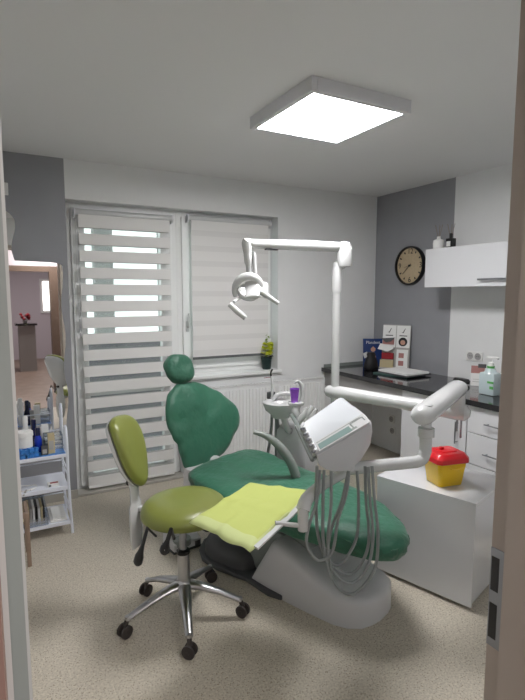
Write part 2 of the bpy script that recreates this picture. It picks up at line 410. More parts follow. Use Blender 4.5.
b = MB(); b.tube([(rx1-.05, 3.96, rz0+.01), (rx1-.05, 3.96, .0)], .009); b.tube([(rx1-.1, 3.96, rz0+.01), (rx1-.1, 3.96, .0)], .009); b.build('pipe', 'pvc', t)

# ================================================================ CEILING LIGHT
t = thing('ceiling_light', 'square LED ceiling panel with grey metal frame, lit', 'ceiling light', (1.61, 2.2, 2.54))
x0, x1, y0, y1 = 1.345, 1.965, 1.985, 2.605
b = MB(); w = .03
b.box((x0, y0, 2.535), (x0+w, y1, H)); b.box((x1-w, y0, 2.535), (x1, y1, H)); b.box((x0+w, y0, 2.535), (x1-w, y0+w, H)); b.box((x0+w, y1-w, 2.535), (x1-w, y1, H))
b.build('frame', 'alu', t, smooth=False, bev=.002)
b = MB(); b.box((x0+w, y0+w, 2.542), (x1-w, y1-w, 2.552)); b.build('diffuser', 'led', t, smooth=False)

# ================================================================ LEFT SIDE: switch, mirror, cart
b = MB(); b.box((.07, 4.008, 2.30), (.153, WY1, 2.385), bev=.004); b.box((.10, 4.003, 2.325), (.127, 4.01, 2.36), bev=.002)
tag(recenter(b.build('wall_sensor', 'paper')), 'small square white wall plate high on grey wall above mirror', 'wall plate')

t = thing('wall_mirror', 'large frameless wall mirror with wavy edges on grey wall', 'mirror', (.1, 4.0, .5))
def wav(z): return .478+.011*sin((1.84-z)*13.5+.4)
outer = [(.17, 1.845), (.40, 1.84), (.455, 1.835)]
z = 1.82
while z > .50: outer.append((wav(z), z)); z -= .03
outer += [(.45, .47), (-.28, .47)]
z = .5
while z < 2.16: outer.append((-.30+.011*sin(z*13), z)); z += .03
outer += [(-.27, 2.19), (.13, 2.188), (.155, 2.17)]
for k in range(1, 11): zz = 2.17-.032*k; outer.append((.168+.016*sin((2.17-zz)*19+.2), zz))
b = MB(); b.prism([(p[0], 4.019, p[1]) for p in outer], (0, -.014, 0)); b.build('backing', 'frame', t, smooth=False)
c_ = Vector((.1, 1.2)); b = MB(); b.prism([(p[0]-(.001 if p[0] > .1 else -.001), 4.005, p[1]) for p in outer], (0, -.004, 0)); b.build('mirror_glass', 'mirror', t, smooth=False)

# trolley
cx0, cx1, cy0, cy1 = .02, .395, 3.42, 3.72
t = thing('shelf_trolley', 'white metal three-tier shelf trolley below the mirror', 'trolley', ((cx0+cx1)/2, (cy0+cy1)/2, 0))
for x in (cx0, cx1):
    b = MB()
    arch = [(x+.012, cy0, 0), (x, cy0, .35), (x, cy0, .62), (x, cy0+.010, .68), (x, cy0+.035, .72), (x, cy0+.075, .72), (x, cy0+.095, .68), (x, cy0+.10, .555)]
    b.tube(bez(arch, 5), .0095, 8); b.build('front_post', 'cart', t)
    b = MB(); arch = [(x+.012, cy1, 0), (x, cy1, .5), (x, cy1, .78), (x, cy1-.012, .82), (x, cy1-.035, .835), (x, cy1-.06, .81), (x, cy1-.07, .555)]
    b.tube(bez(arch, 5), .0085, 8); b.build('rear_post', 'cart', t)
    for zz in (.10, .345):
        b = MB(); b.tube([(x, cy0, zz+.09), (x, cy1, zz+.09)], .005, 8); b.tube([(x, cy0, zz+.05), (x, cy1, zz+.05)], .005, 8); b.build('side_rail', 'cart', t)
for zz in (.080, .322, .545):
    b = MB(); b.box((cx0, cy0, zz), (cx1, cy1, zz+.008)); b.box((cx0, cy0-.006, zz-.012), (cx1, cy0, zz+.012)); b.box((cx0, cy1-.004, zz-.008), (cx1, cy1, zz+.014)); b.build('shelf', 'cart', t, smooth=False, bev=.002)
    b = MB(); b.tube([(cx0, cy1, zz+.1), (cx1, cy1, zz+.1)], .005, 8); b.build('back_rail', 'cart', t)
TZ = .5535
b = MB(); b.box((cx0+.01, cy0+.006, TZ), (cx1-.01, cy1-.01, TZ+.003)); tag(recenter(b.build('shelf_liner', 'bluef', smooth=False)), 'thin blue film sheet lining the top shelf of the trolley', 'liner')
def bottle(name, mats, label, x, y, z, r, h, cap=.3, neck=.4, cat='bottle', group=None, capm=None):
    t = thing(name, label, cat, (x, y, z), 0, group)
    b = MB(); hb = h*(1-cap); b.lathe([(r*.9, 0), (r, .004), (r, hb*.75), (r*.8, hb*.9), (r*neck, hb), (r*neck, hb+.004)], (x, y, z), 20); b.build('bottle_body', mats, t)
    b = MB(); b.lathe([(r*neck*1.15, hb), (r*neck*1.15, h*.96), (r*neck*.9, h), (.001, h)], (x, y, z), 16); b.build('cap', capm or mats, t)
    return t
LZ = TZ+.003
t = thing('jar', 'big white lidded jar on blue film at trolley left', 'jar', (.150, 3.50, LZ))
b = MB(); b.lathe([(.04, 0), (.046, .01), (.046, .06)], (.150, 3.50, LZ), 24); b.build('jar_body', 'bluef', t)
b = MB(); b.lathe([(.047, .06), (.047, .13), (.044, .135)], (.150, 3.50, LZ), 24); b.build('jar_wall', 'paper', t)
b = MB(); b.lathe([(.052, .132), (.051, .158), (.045, .164), (.001, .166)], (.150, 3.50, LZ), 24); b.build('lid', 'paper', t)
bottle('bottle', 'navy', 'navy blue bottle at the back of the trolley top', .215, 3.66, LZ, .026, .20, .35, .55)
bottle('bottle', 'bluel', 'blue bottle with dark cap in front of the navy bottle', .232, 3.55, LZ, .023, .165, .32, .6, capm='navy')
bottle('bottle', 'paper', 'white bottle with rounded cap behind the lidded jar', .165, 3.67, LZ, .021, .225, .25, .7)
for q, (x, y, hh, ww, mt_, lb) in enumerate([(.285, 3.66, .155, .045, 'paper', 'tall pale tube box at back of trolley top shelf'), (.245, 3.665, .12, .03, 'paper2', 'narrow grey box between the bottles and pale tube box'),
        (.305, 3.475, .135, .042, 'beige', 'pale patterned box standing at front of trolley top'), (.262, 3.46, .06, .04, 'dark', 'low dark box at the front of the trolley top')]):
    b = MB(); b.box((x-ww/2, y-.015, LZ), (x+ww/2, y+.015, LZ+hh), bev=.002)
    b.mi = 1; b.box((x-ww/2+.006, y-.0165, LZ+hh*.2), (x+ww/2-.008, y-.015, LZ+hh*.65))
    tag(recenter(b.build('carton', [mt_, 'paper2' if mt_ != 'paper2' else 'paper'], smooth=False)), lb, 'box')
t = thing('acrylic_organizer', 'clear acrylic drawer organizer on the trolley top shelf', 'organizer', (.335, 3.60, LZ))
b = MB(); 
b.box((.27, 3.545, LZ), (.385, 3.548, LZ+.10)); b.box((.27, 3.637, LZ), (.385, 3.64, LZ+.10)); b.box((.27, 3.545, LZ), (.273, 3.64, LZ+.10)); b.box((.382, 3.545, LZ), (.385, 3.64, LZ+.10)); b.build('case', 'acrylic', t, smooth=False)
for k in range(3):
    b = MB(); b.box((.273, 3.549, LZ+.002+k*.032), (.382, 3.636, LZ+.005+k*.032)); b.box((.275, 3.542, LZ+.02+k*.032), (.38, 3.545, LZ+.025+k*.032)); b.build('drawer', 'paper', t, smooth=False)
b = MB()
for (x, y, z, s) in [(.115, 3.435, 0, .042), (.165, 3.438, 0, .038), (.20, 3.45, 0, .028)]:
    for k in range(6):
        a = k*1.05; b.box((-s/2, -.012, 0), (s/2, .012, .028), Matrix.Translation((x+.01*cos(a), y+.008*sin(a), LZ+k*.007)) @ Matrix.Rotation(a, 4, 'Z') @ Matrix.Rotation(.25*sin(a*2), 4, 'X'), bev=.003)
tag(recenter(b.build('wrapped_packs', 'bluef')), 'crumpled heap of blue plastic-wrapped packs before the jar', 'packs', kind='stuff')
# middle shelf
MZ = .3305
t = thing('cable_coil', 'thin white cable coiled in an oval on the middle shelf', 'cable', (.13, 3.52, MZ))
b = MB(); b.tube([(.14+.065*cos(a*pi/12), 3.50+.05*sin(a*pi/12), MZ+.006+.004*sin(a)) for a in range(0, 23)]+[(.165, 3.44, MZ+.008)], .004, 6); b.build('cable', 'paper', t)
b = MB(); b.tube([(.14, 3.452, MZ+.008), (.135, 3.425, MZ+.01), (.12, 3.415, MZ-.012)], .006, 8); b.build('plug', 'paper2', t)
b = MB(); b.box((.27, 3.45, MZ), (.34, 3.50, MZ+.022), bev=.003); b.mi = 1; b.box((.285, 3.46, MZ+.022), (.335, 3.475, MZ+.026)); b.mi = 2; b.box((.275, 3.449, MZ+.004), (.29, 3.45, MZ+.018))
tag(recenter(b.build('small_carton', ['paper', 'redp', 'dark'], smooth=False)), 'small white box with a red stripe on the middle shelf', 'box')
# bottom shelf
BZ = .0885
t = thing('storage_tray', 'clear plastic bin on the left of trolley bottom shelf', 'bin', (.15, 3.5, BZ))
b = MB(); b.box((.10, 3.43, BZ), (.262, 3.70, BZ+.003)); b.box((.10, 3.43, BZ), (.262, 3.433, BZ+.05)); b.box((.10, 3.697, BZ), (.262, 3.70, BZ+.11)); b.box((.10, 3.43, BZ), (.103, 3.70, BZ+.09)); b.box((.259, 3.43, BZ), (.262, 3.70, BZ+.09)); b.build('tray_shell', 'acrylic', t, smooth=False)
cols = ['beige', 'paper', 'beige', 'paper2', 'paper', 'blackp', 'paper', 'beige', 'blackp']
labs = {5: 'black folder in the clear bin, the thicker of two', 8: 'thin black folder at the right end of the clear bin'}
for k, cm in enumerate(cols):
    x = .108+k*.0163; b = MB(); b.box((x, 3.50, BZ+.0035), (x+(.013 if k != 8 else .008), 3.66, BZ+.098+.004*((k*7) % 3)), bev=.0012)
    o = recenter(b.build('paper_folder', cm, smooth=False)); tag(o, labs.get(k, 'pale packet standing upright in the clear bin of folders'), 'folder', 'packets in the clear bin')
    if k in labs: del o['group']
b = MB(); b.box((.275, 3.44, BZ), (.38, 3.69, BZ+.012), bev=.003); b.box((.29, 3.46, BZ+.012), (.365, 3.66, BZ+.020), bev=.002)
tag(recenter(b.build('flat_carton', 'paper', smooth=False)), 'flat white box lying at the right of trolley bottom shelf', 'box')
# wooden piece by the jamb
b = MB(); b.box((.112, 3.09, 0), (.134, 3.125, .33), bev=.003)
b.box((-.02, 3.09, .30), (.112, 3.125, .33), bev=.003); b.box((-.02, 3.09, 0), (.01, 3.125, .33), bev=.003)
b.box((.113, 3.125, .302), (.132, 3.28, .328)); b.box((-.018, 3.125, .302), (.008, 3.28, .328)); b.box((.112, 3.28, 0), (.134, 3.30, .33), bev=.003); b.box((-.02, 3.28, 0), (.01, 3.30, .33), bev=.003)
tag(recenter(b.build('wooden_stand', 'wood', smooth=False)), 'narrow brown wooden stand leg just inside left door jamb', 'stand')

# ================================================================ RIGHT WALL FURNITURE
CT = .88
t = thing('worktop', 'glossy black worktop running along the right wall', 'worktop', (3.2, 2.6, .84))
b = MB(); b.box((2.87, 1.0, .84), (WX1-.002, WY1-.002, CT)); b.build('counter_slab', 'black', t, smooth=False, bev=.003)
b = MB(); b.box((2.90, WY1-.014, CT), (WX1-.002, WY1-.002, CT+.03)); b.build('upstand', 'rail', t, smooth=False)
b = MB(); b.box((2.91, 2.935, .70), (2.928, WY1-.002, .84)); tag(recenter(b.build('apron_panel', 'apron', smooth=False)), 'grey panel closing the front edge above the knee space', 'panel')
def handle(mb, p, d, L, off):
    p = Vector(p); d = Vector(d).normalized(); off = Vector(off)
    mb.tube([p+off-d*L/2, p+off+d*L/2], .005, 8)
    for s in (-1, 1): mb.tube([p+d*s*L*.42, p+off+d*s*L*.42], .004, 8)
t = thing('base_cabinet', 'white base cabinet with one door beside the knee space', 'cabinet', (3.2, 2.62, 0))
b = MB(); b.box((2.918, 2.300, .08), (WX1-.002, 2.932, .84)); b.box((2.96, 2.31, 0), (3.5, 2.92, .08)); b.build('cabinet_body', 'cab', t, smooth=False)
b = MB(); b.box((2.90, 2.303, .082), (2.917, 2.93, .836)); dd = b.build('door', 'cab', t, smooth=False, bev=.002)
b = MB(); handle(b, (2.90, 2.372, .62), Z3, .16, (-.03, 0, 0)); b.build('handle', 'steel', dd)
t = thing('drawer_cabinet', 'white drawer cabinet under the worktop near the doorway', 'cabinet', (3.2, 1.99, 0))
b = MB(); b.box((2.918, 1.70, .08), (WX1-.002, 2.297, .84)); b.box((2.96, 1.71, 0), (3.5, 2.29, .08)); b.build('cabinet_body', 'cab', t, smooth=False)
for z0, z1 in ((.648, .836), (.425, .642), (.2, .419), (.082, .194)):
    b = MB(); b.box((2.90, 1.703, z0), (2.917, 2.294, z1)); dd = b.build('drawer', 'cab', t, smooth=False, bev=.002)
    b = MB(); handle(b, (2.90, 2.05, (z0+z1)/2-.01+.0), Y3, .18, (-.03, 0, 0)); b.build('handle', 'steel', dd)
t = thing('base_cabinet', 'plain white base cabinet at the worktop end nearest the door', 'cabinet', (3.2, 1.35, 0))
b = MB(); b.box((2.918, 1.0, .08), (WX1-.002, 1.697, .84)); b.box((2.96, 1.01, 0), (3.5, 1.69, .08)); b.build('cabinet_body', 'cab', t, smooth=False)
b = MB(); b.box((2.90, 1.003, .082), (2.917, 1.694, .836)); b.build('door', 'cab', t, smooth=False, bev=.002)
t = thing('wall_cabinet', 'white glossy wall cabinet with a bar handle', 'cabinet', (3.37, 2.3, 1.665))
b = MB(); b.box((3.218, 1.55, 1.667), (WX1-.002, 3.02, 1.975)); b.build('cabinet_body', 'cab', t, smooth=False)
b = MB(); b.box((3.20, 1.553, 1.664), (3.217, 3.018, 1.976)); dd = b.build('door', 'cab', t, smooth=False, bev=.002)
b = MB(); b.box((3.165, 2.25, 1.708), (3.175, 2.48, 1.722), bev=.002); b.box((3.165, 2.27, 1.709), (3.20, 2.282, 1.72)); b.box((3.165, 2.45, 1.709), (3.20, 2.462, 1.72)); b.build('handle', 'steel', dd)
# clock
cy, cz, cr = 3.515, 1.878, .183
t = thing('wall_clock', 'round wall clock with tan face and black rim on the grey wall', 'clock', (WX1, cy, cz-cr))
CM = Matrix.Translation((WX1, cy, cz)) @ Matrix.Rotation(-pi/2, 4, 'Y')
b = MB(); b.lathe([(cr-.016, .0), (cr, .0), (cr, .036), (cr-.004, .042), (cr-.012, .042), (cr-.016, .03), (cr-.016, .0)], n=64, mtx=CM); b.build('rim', 'blackp', t)
b = MB(); b.lathe([(.001, .0), (cr-.015, .0), (cr-.015, .018), (.001, .018)], n=64, mtx=CM); fc = b.build('face', 'clockface', t)
xf = WX1-.0195
def cpt(ang, r): return Vector((xf, cy-sin(R(ang))*r, cz+cos(R(ang))*r))
for k in range(12):
    if k % 3 == 0: text('numeral', {0: '12', 3: '3', 6: '6', 9: '9'}[k], .072, cpt(k*30, cr*.73), FACE_NEG_X, 'blackp', fc)
    else:
        b = MB(); a, e = cpt(k*30, cr*.70), cpt(k*30, cr*.80); b.tube([a, e], [.004, .008], 6); b.build('hour_mark', 'blackp', fc)
b = MB(); a, e = cpt(259+180, .02), cpt(259, .075); b.tube([a-X3*.004, e-X3*.004], [.006, .004], 6, flat=.3); b.build('hour_hand', 'blackp', t)
b = MB(); a, e = cpt(228+180, .025), cpt(228, .118); b.tube([a-X3*.008, e-X3*.008], [.005, .003], 6, flat=.3); b.lathe([(.001, .02), (.01, .02), (.01, .034), (.001, .034)], n=16, mtx=CM); b.build('minute_hand', 'blackp', t)
# reed diffusers
def diffuser(x, y, label, body, square, reeds):
    t = thing('reed_diffuser', label, 'diffuser', (x, y, 1.976))
    b = MB()
    if square: b.box((x-.028, y-.03, 1.976), (x+.028, y+.03, 2.06), bev=.005); b.lathe([(.014, 0), (.014, .04), (.001, .04)], (x, y, 2.06), 12)
    else: b.lathe([(.034, 0), (.044, .01), (.046, .05), (.042, .075), (.015, .085), (.015, .105), (.001, .105)], (x, y, 1.976), 24)
    b.build('bottle_body', body, t)
    if square: b = MB(); b.box((x-.029, y-.02, 1.995), (x-.0282, y+.02, 2.035)); b.build('bottle_label', 'paper', t, smooth=False)
    for k in range(reeds):
        a = k*2.1+.5; b = MB(); b.tube([(x, y, 2.05), (x+.03*cos(a), y+.035*sin(a), 2.175)], .0018, 5); b.build('reed', 'wood', t)
p = at(440, 248.5, Z=1.976)
diffuser(3.29, 2.985-.02, 'round white reed diffuser bottle on the wall cabinet', 'paper', False, 4)
diffuser(3.33, 2.875, 'square black reed diffuser bottle with white label', 'blackp', True, 5)
# sockets
def socket(name, y, z, label, L):
    t = thing(name, label, 'socket', (WX1, y, z-.04))
    b = MB(); b.box((WX1-.01, y-.04*L, z-.04), (WX1, y+.04*L, z+.04), bev=.003); b.build('plate', 'paper', t)
    for k in range(L):
        yy = y+(k-(L-1)/2)*.075; b = MB()
        m = Matrix.Translation((WX1-.0105, yy, z)) @ Matrix.Rotation(-pi/2, 4, 'Y')
        b.lathe([(.029, 0), (.029, .004), (.024, .004), (.021, .0005), (.001, .0005)], n=24, mtx=m); si = b.build('socket_insert', 'apron', t)
        for q_ in (-.009, .009): b = MB(); b.lathe([(.001, .0006), (.0035, .0006), (.0035, .0016), (.001, .0016)], n=10, mtx=m @ Matrix.Translation((0, q_, 0))); b.build('contact_hole', 'blackp', si)

socket('wall_socket', 2.762, 1.09, 'white double power socket above the black worktop', 2)
socket('wall_socket', at(392, 420, X=WX1).y, at(392, 419, X=WX1).z, 'white socket in the knee space, higher of the two', 1)
socket('wall_socket', at(393, 427, X=WX1).y-.0, at(393, 420, X=WX1).z-.11, 'white socket in the knee space, lower of the two', 1)

# counter items
t = thing('magazine', 'navy blue leaflet with a small figure leaning at the worktop corner', 'magazine', (3.40, 3.93, CT))
def tilted(loc, rz, tx): return Matrix.Translation(Vector(loc)) @ Matrix.Rotation(rz, 4, 'Z') @ Matrix.Rotation(tx, 4, 'X')
mm = tilted((3.37, 3.82, CT+.002), R(-28), R(-6)) @ Matrix.Scale(1.12, 4)
b = MB(); b.box((-.09, 0, 0), (.09, .012, .25), mm); cv = b.build('cover', 'navyp', t, smooth=False)
b = MB(); b.lathe([(.001, .02), (.03, .03), (.025, .09), (.012, .125), (.001, .13)], n=16, mtx=mm @ Matrix.Translation((.0, -.0005, 0)), sy=.04); b.lathe([(.001, .13), (.02, .14), (.022, .16), (.001, .18)], n=16, mtx=mm @ Matrix.Translation((0, -.0005, 0)), sy=.04); b.build('printed_figure', 'skin', cv)
text('title', 'Plandent', .042, mm @ Vector((0, -.001, .215)), (mm.to_3x3().normalized().to_4x4() @ Matrix.Rotation(pi/2, 4, 'X')).to_euler(), 'paper', cv)
t = thing('brochure_holder', 'white brochure stand with portrait leaflet against the grey wall', 'brochure stand', (3.40, 3.62, CT))
mm = tilted((3.42, 3.57, CT+.002), R(-62), R(-6)) @ Matrix.Scale(1.25, 4)
b = MB(); b.box((-.11, 0, 0), (.11, .012, .345), mm); b.box((-.11, -.05, 0), (.11, 0, .01), mm); b.build('backboard', 'paper2', t, smooth=False)
for sx, zz, nm in ((-.055, .17, 'leaflet'), (.055, .17, 'leaflet')):
    b = MB(); b.box((sx-.052, -.006, zz), (sx+.052, -.001, .34), mm); lf = b.build(nm, 'paper', t, smooth=False)
    b = MB(); b.tube([mm @ Vector((sx+q[0], -.007, q[1])) for q in ((-.012, .288), (-.002, .285), (.014, .318))], [.002, .004, .002], 6); b.build('logo', 'blackp', lf)
    b = MB(); b.box((sx-.03, -.0068, .258), (sx+.03, -.006, .265), mm); b.build('caption', 'dark', lf, smooth=False)
b = MB(); b.lathe([(.001, 0), (.034, .0), (.034, .002), (.001, .002)], n=24, mtx=mm @ Matrix.Translation((.055, -.006, .215)) @ Matrix.Rotation(pi/2, 4, 'X')); hr = b.build('portrait_hair', 'blackp', lf)
b = MB(); b.lathe([(.001, 0), (.019, .0), (.019, .003), (.001, .003)], n=24, mtx=mm @ Matrix.Translation((.055, -.0065, .21)) @ Matrix.Rotation(pi/2, 4, 'X')); b.build('portrait_face', 'skin', hr)
b = MB(); b.box((-.10, -.022, .19), (-.01, -.018, .235), mm); b.build('leaflet', 'pink', t, smooth=False)
b = MB(); b.prism([mm @ Vector(q) for q in ((-.11, -.03, .235), (-.0, -.03, .245), (-.03, -.03, .215), (-.07, -.03, .205))], mm.to_3x3() @ Vector((0, -.004, 0))); b.build('leaflet', 'dark', t, smooth=False)
b = MB(); b.prism([mm @ Vector(q) for q in ((-.13, -.04, .15), (-.11, -.04, .195), (.0, -.04, .18), (-.01, -.04, .155), (-.05, -.04, .135))], mm.to_3x3() @ Vector((0, -.005, 0))); b.build('leaflet', 'paper', t, smooth=False)
b = MB(); b.box((-.1, -.03, .075), (-.005, -.022, .125), mm); b.build('leaflet', 'redp', t, smooth=False)
b = MB(); b.box((.012, -.012, .01), (.1, -.004, .155), mm); q_ = b.build('leaflet', 'paper', t, smooth=False)
for zz in (.05, .11): b = MB(); b.box((.03, -.013, zz-.02), (.07, -.012, zz+.018), mm); b.build('printed_picture', 'pink', q_, smooth=False)
b = MB(); b.box((-.105, -.045, .01), (.0, -.035, .07), mm); b.build('leaflet', 'beige', t, smooth=False)
t = thing('gift_bag', 'small crumpled black bag in front of the navy leaflet', 'bag', (3.22, 3.68, CT))
b = MB(); rings = []
for k, (zz, s) in enumerate([(0, .9), (.02, 1), (.06, .95), (.1, .8), (.13, .55), (.15, .62), (.17, .5)]):
    rings.append([Vector((3.20+.075*s*cos(a*pi/8)+.01*noise.noise(Vector((a, k, 0))), 3.66+.06*s*sin(a*pi/8)+.012*noise.noise(Vector((a*1.3, k, 5))), CT+zz)) for a in range(16)])
b.loft(rings); b.build('bag_body', 'bag', t, angle=80)
b = MB(); b.prism([(3.15, 3.70, CT+.11), (3.12, 3.69, CT+.16), (3.17, 3.69, CT+.175), (3.20, 3.69, CT+.13)], (0, -.004, 0)); b.build('bag_label', 'paper', t, smooth=False)
c0 = Vector((3.26, 3.30, CT))
def slab(name, cm, dims, z, rz, off, lb, cat, grp=None):
    b = MB(); b.box((-dims[0]/2, -dims[1]/2, 0), (dims[0]/2, dims[1]/2, dims[2]), rotm(c0+Vector((off[0], off[1], z)), rz), bev=.002)
    return tag(recenter(b.build(name, cm, smooth=False)), lb, cat, grp)
slab('paper_folder', 'teal', (.30, .36, .012), .0, R(12), (-.01, .03), 'dark teal folder at bottom of the stack on the worktop', 'folder')
slab('paper_folder', 'dark', (.31, .35, .010), .012, R(4), (0, -.02), 'black folder between teal folder and white laptop', 'folder')
slab('laptop', 'paper', (.28, .35, .018), .022, R(2), (0, -.01), 'closed white laptop on top of the folders', 'laptop')
t = slab('paper_sheet', 'paper', (.22, .28, .003), .040, R(8), (.0, .0), 'white sheet of paper lying on the closed laptop', 'paper')
# right end things
p = at(459, 384, Z=CT)
b = MB()
b.lathe([(.03, 0), (.045, .01), (.048, .03), (.04, .045), (.001, .05)], (3.33, 2.71, CT), 20, sx=.7, sy=1.7)
tag(recenter(b.build('desk_device', 'blackp')), 'low rounded black object on the worktop behind white arm', 'device')
t = thing('card_box', 'small white card box with pink picture leaning beside sanitizer', 'box', (3.30, 2.50, CT))
mm = tilted((3.36, 2.585, CT+.002), R(-55), R(-10))
b = MB(); b.box((-.05, 0, 0), (.05, .04, .10), mm); b.build('box_front', 'paper', t, smooth=False)
b = MB(); b.box((-.05, .005, .10), (.05, .012, .16), mm); b.build('picture_card', 'pink', t, smooth=False)
b = MB(); b.box((.0, -.001, .145), (.06, .011, .175), mm); b.build('picture_card', 'dark', t, smooth=False)
b = MB(); b.box((-.035, -.001, .03), (.03, 0, .034), mm); b.box((-.035, -.001, .05), (.03, 0, .053), mm); b.build('printed_lines', 'paper2', t, smooth=False)
t = thing('sanitizer_bottle', 'large clear sanitizer bottle with green label and white pump', 'bottle', (3.12, 2.20, CT))
px_, py_ = 3.15, 2.315
b = MB(); b.box((px_-.045, py_-.065, CT), (px_+.045, py_+.065, CT+.165), bev=.018); b.lathe([(.05, .155), (.035, .185), (.022, .195), (.022, .20)], (px_, py_, CT), 20); b.build('bottle_body', 'gel', t)
b = MB(); b.box((px_-.047, py_-.06, CT+.09), (px_-.0445, py_-.01, CT+.105)); b.box((px_-.047, py_-.06, CT+.05), (px_-.0445, py_-.03, CT+.07)); b.build('bottle_label', 'greenp', t, smooth=False)
b = MB(); b.lathe([(.026, .195), (.026, .21)], (px_, py_, CT), 20); b.build('collar', 'greenp', t)
b = MB(); b.lathe([(.02, .21), (.018, .235), (.008, .24), (.008, .265)], (px_, py_, CT), 16); b.box((px_-.012, py_-.055, CT+.262), (px_+.012, py_+.03, CT+.278), bev=.003); b.build('pump', 'paper', t)
b = MB(); b.lathe([(.001, 0), (.028, 0), (.03, .15), (.02, .17), (.012, .20), (.012, .26), (.001, .265)], (3.19, 2.10, CT), 20); tag(recenter(b.build('bottle', 'paper')), 'slim white bottle half hidden behind the door jamb', 'bottle')
# pot plant on the sill
pt = at(266.5, 362, Y=4.07); pz = SILL+.03
t = thing('potted_plant', 'small yellow-leaved plant in dark green pot on window sill', 'plant', (pt.x, 4.07, pz))
b = MB(); b.lathe([(.036, 0), (.041, .005), (.049, .095), (.053, .097), (.053, .112), (.045, .112), (.043, .1), (.001, .1)], (pt.x, 4.07, pz), 20); b.build('pot', 'soil', t)
b = MB()
for k in range(5): b.tube([(pt.x, 4.07, pz+.09), (pt.x+.02*cos(k*1.3), 4.07+.015*sin(k*1.3), pz+.2)], .0025, 5)
b.build('stem', 'leafd', t)
def leaves(n, zc, rr, hh, s, lx=0):
    b = MB()
    for k in range(n):
        a = random.uniform(0, 2*pi); r_ = rr*math.sqrt(random.random()); zz = pz+zc+random.uniform(-hh, hh)
        m = Matrix.Translation((pt.x+lx+r_*cos(a), 4.065+r_*.7*sin(a), zz)) @ Matrix.Rotation(random.uniform(0, 6.28), 4, 'Z') @ Matrix.Rotation(random.uniform(-1.2, 1.2), 4, 'X')
        q = [Vector(v)*s for v in ((-.5, 0, 0), (-.2, .28, .06), (.25, .25, .08), (.6, 0, -.05), (.25, -.25, .08), (-.2, -.28, .06))]
        b.loft([[m @ v for v in q], [m @ (v+Vector((0, 0, .03*s))) for v in q]])
    return b
o = leaves(130, .195, .060, .055, .038).build('foliage', 'leaf', t, angle=30); o['kind'] = 'stuff'
o = leaves(18, .27, .022, .05, .03, .0).build('foliage', 'leafd', t, angle=30)
o['kind'] = 'stuff'
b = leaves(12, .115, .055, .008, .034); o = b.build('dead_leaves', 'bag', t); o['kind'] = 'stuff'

# ================================================================ LOW CABINET + SHARPS BOX
LA = R(17.5); lB = Vector((2.057, 1.553, 0)); LM = rotm(lB, LA)
t = thing('low_cabinet', 'low glossy white free-standing cabinet at the chair foot end', 'cabinet', lB, LA)
b = MB(); b.box((.012, .012, .02), (.46, .545, .545), LM); b.box((.03, .03, 0), (.44, .53, .02), LM); b.build('cabinet_body', 'cab', t, smooth=False)
b = MB(); b.box((0, .002, .02), (.012, .555, .553), LM); b.build('back_panel', 'cab', t, smooth=False)
b = MB(); b.box((0, 0, .553), (.47, .56, .573), LM); b.build('cabinet_top', 'cab', t, smooth=False, bev=.002)
SM = rotm((2.143, 1.83, .573), R(-12))
t = thing('sharps_container', 'yellow sharps container with red lid on low white cabinet', 'sharps container', (2.143, 1.83, .573), R(-12))
def rr(w_, d_, c, z): 
    return [SM @ Vector(p) for p in ((-w_+c, -d_, z), (w_-c, -d_, z), (w_, -d_+c, z), (w_, d_-c, z), (w_-c, d_, z), (-w_+c, d_, z), (-w_, d_-c, z), (-w_, -d_+c, z))]
b = MB(); b.loft([rr(.070, .060, .010, 0), rr(.074, .064, .012, .006), rr(.092, .080, .014, .145)]); b.build('tub', 'yellow', t, angle=50, bev=.003)
b = MB(); b.loft([rr(.095, .083, .018, .128), rr(.103, .091, .02, .134), rr(.101, .089, .02, .156), rr(.085, .072, .018, .178), rr(.082, .069, .018, .181)]); b.build('lid', 'red', t, angle=30, bev=.002)
b = MB(); b.box((-.04, -.035, .178), (.05, .033, .186), SM, bev=.003); b.box((-.028, .0, .186), (-.006, .02, .201), SM, bev=.004); b.build('lid_flap', 'red', t)
b = MB(); b.tube(bez([SM @ Vector(q) for q in ((-.03, -.086, .112), (-.01, -.094, .104), (.03, -.094, .106), (.066, -.086, .114))], 5), .003, 6); b.build('carry_handle', 'yellow', t)

# ================================================================ DENTAL CHAIR
CA = R(19); CO = Vector((1.18, 2.83, 0)); CWM = rotm(CO, CA)
cw = Vector((cos(CA), sin(CA), 0)); cv_ = Vector((-sin(CA), cos(CA), 0))
def L(x, y, z): return CWM @ Vector((x, y, z))
t = thing('dental_chair', 'dental treatment chair in green fabric covers on grey-white base', 'dental chair', CO, CA)
# floor plate
pl = [(-.13, -.02), (-.19, -.12), (-.20, -.25), (-.165, -.46), (-.185, -.64), (-.165, -.72), (.22, -.72), (.26, -.3), (.24, .0), (.1, .06), (-.03, .05)]
b = MB(); b.prism([L(x, y, 0) for x, y in pl], (0, 0, .026)); b.build('floor_plate', 'dark', t, smooth=False, bev=.006)
b = MB(); b.pillow([(-.10, -.03), (-.16, -.12), (-.165, -.25), (-.13, -.44), (.15, -.44), (.2, -.3), (.17, .0), (.05, .04)], CO+Z3*.026, cw, cv_, Z3, .11, .0, smooth=2); b.build('foot_cover', 'dark', t)
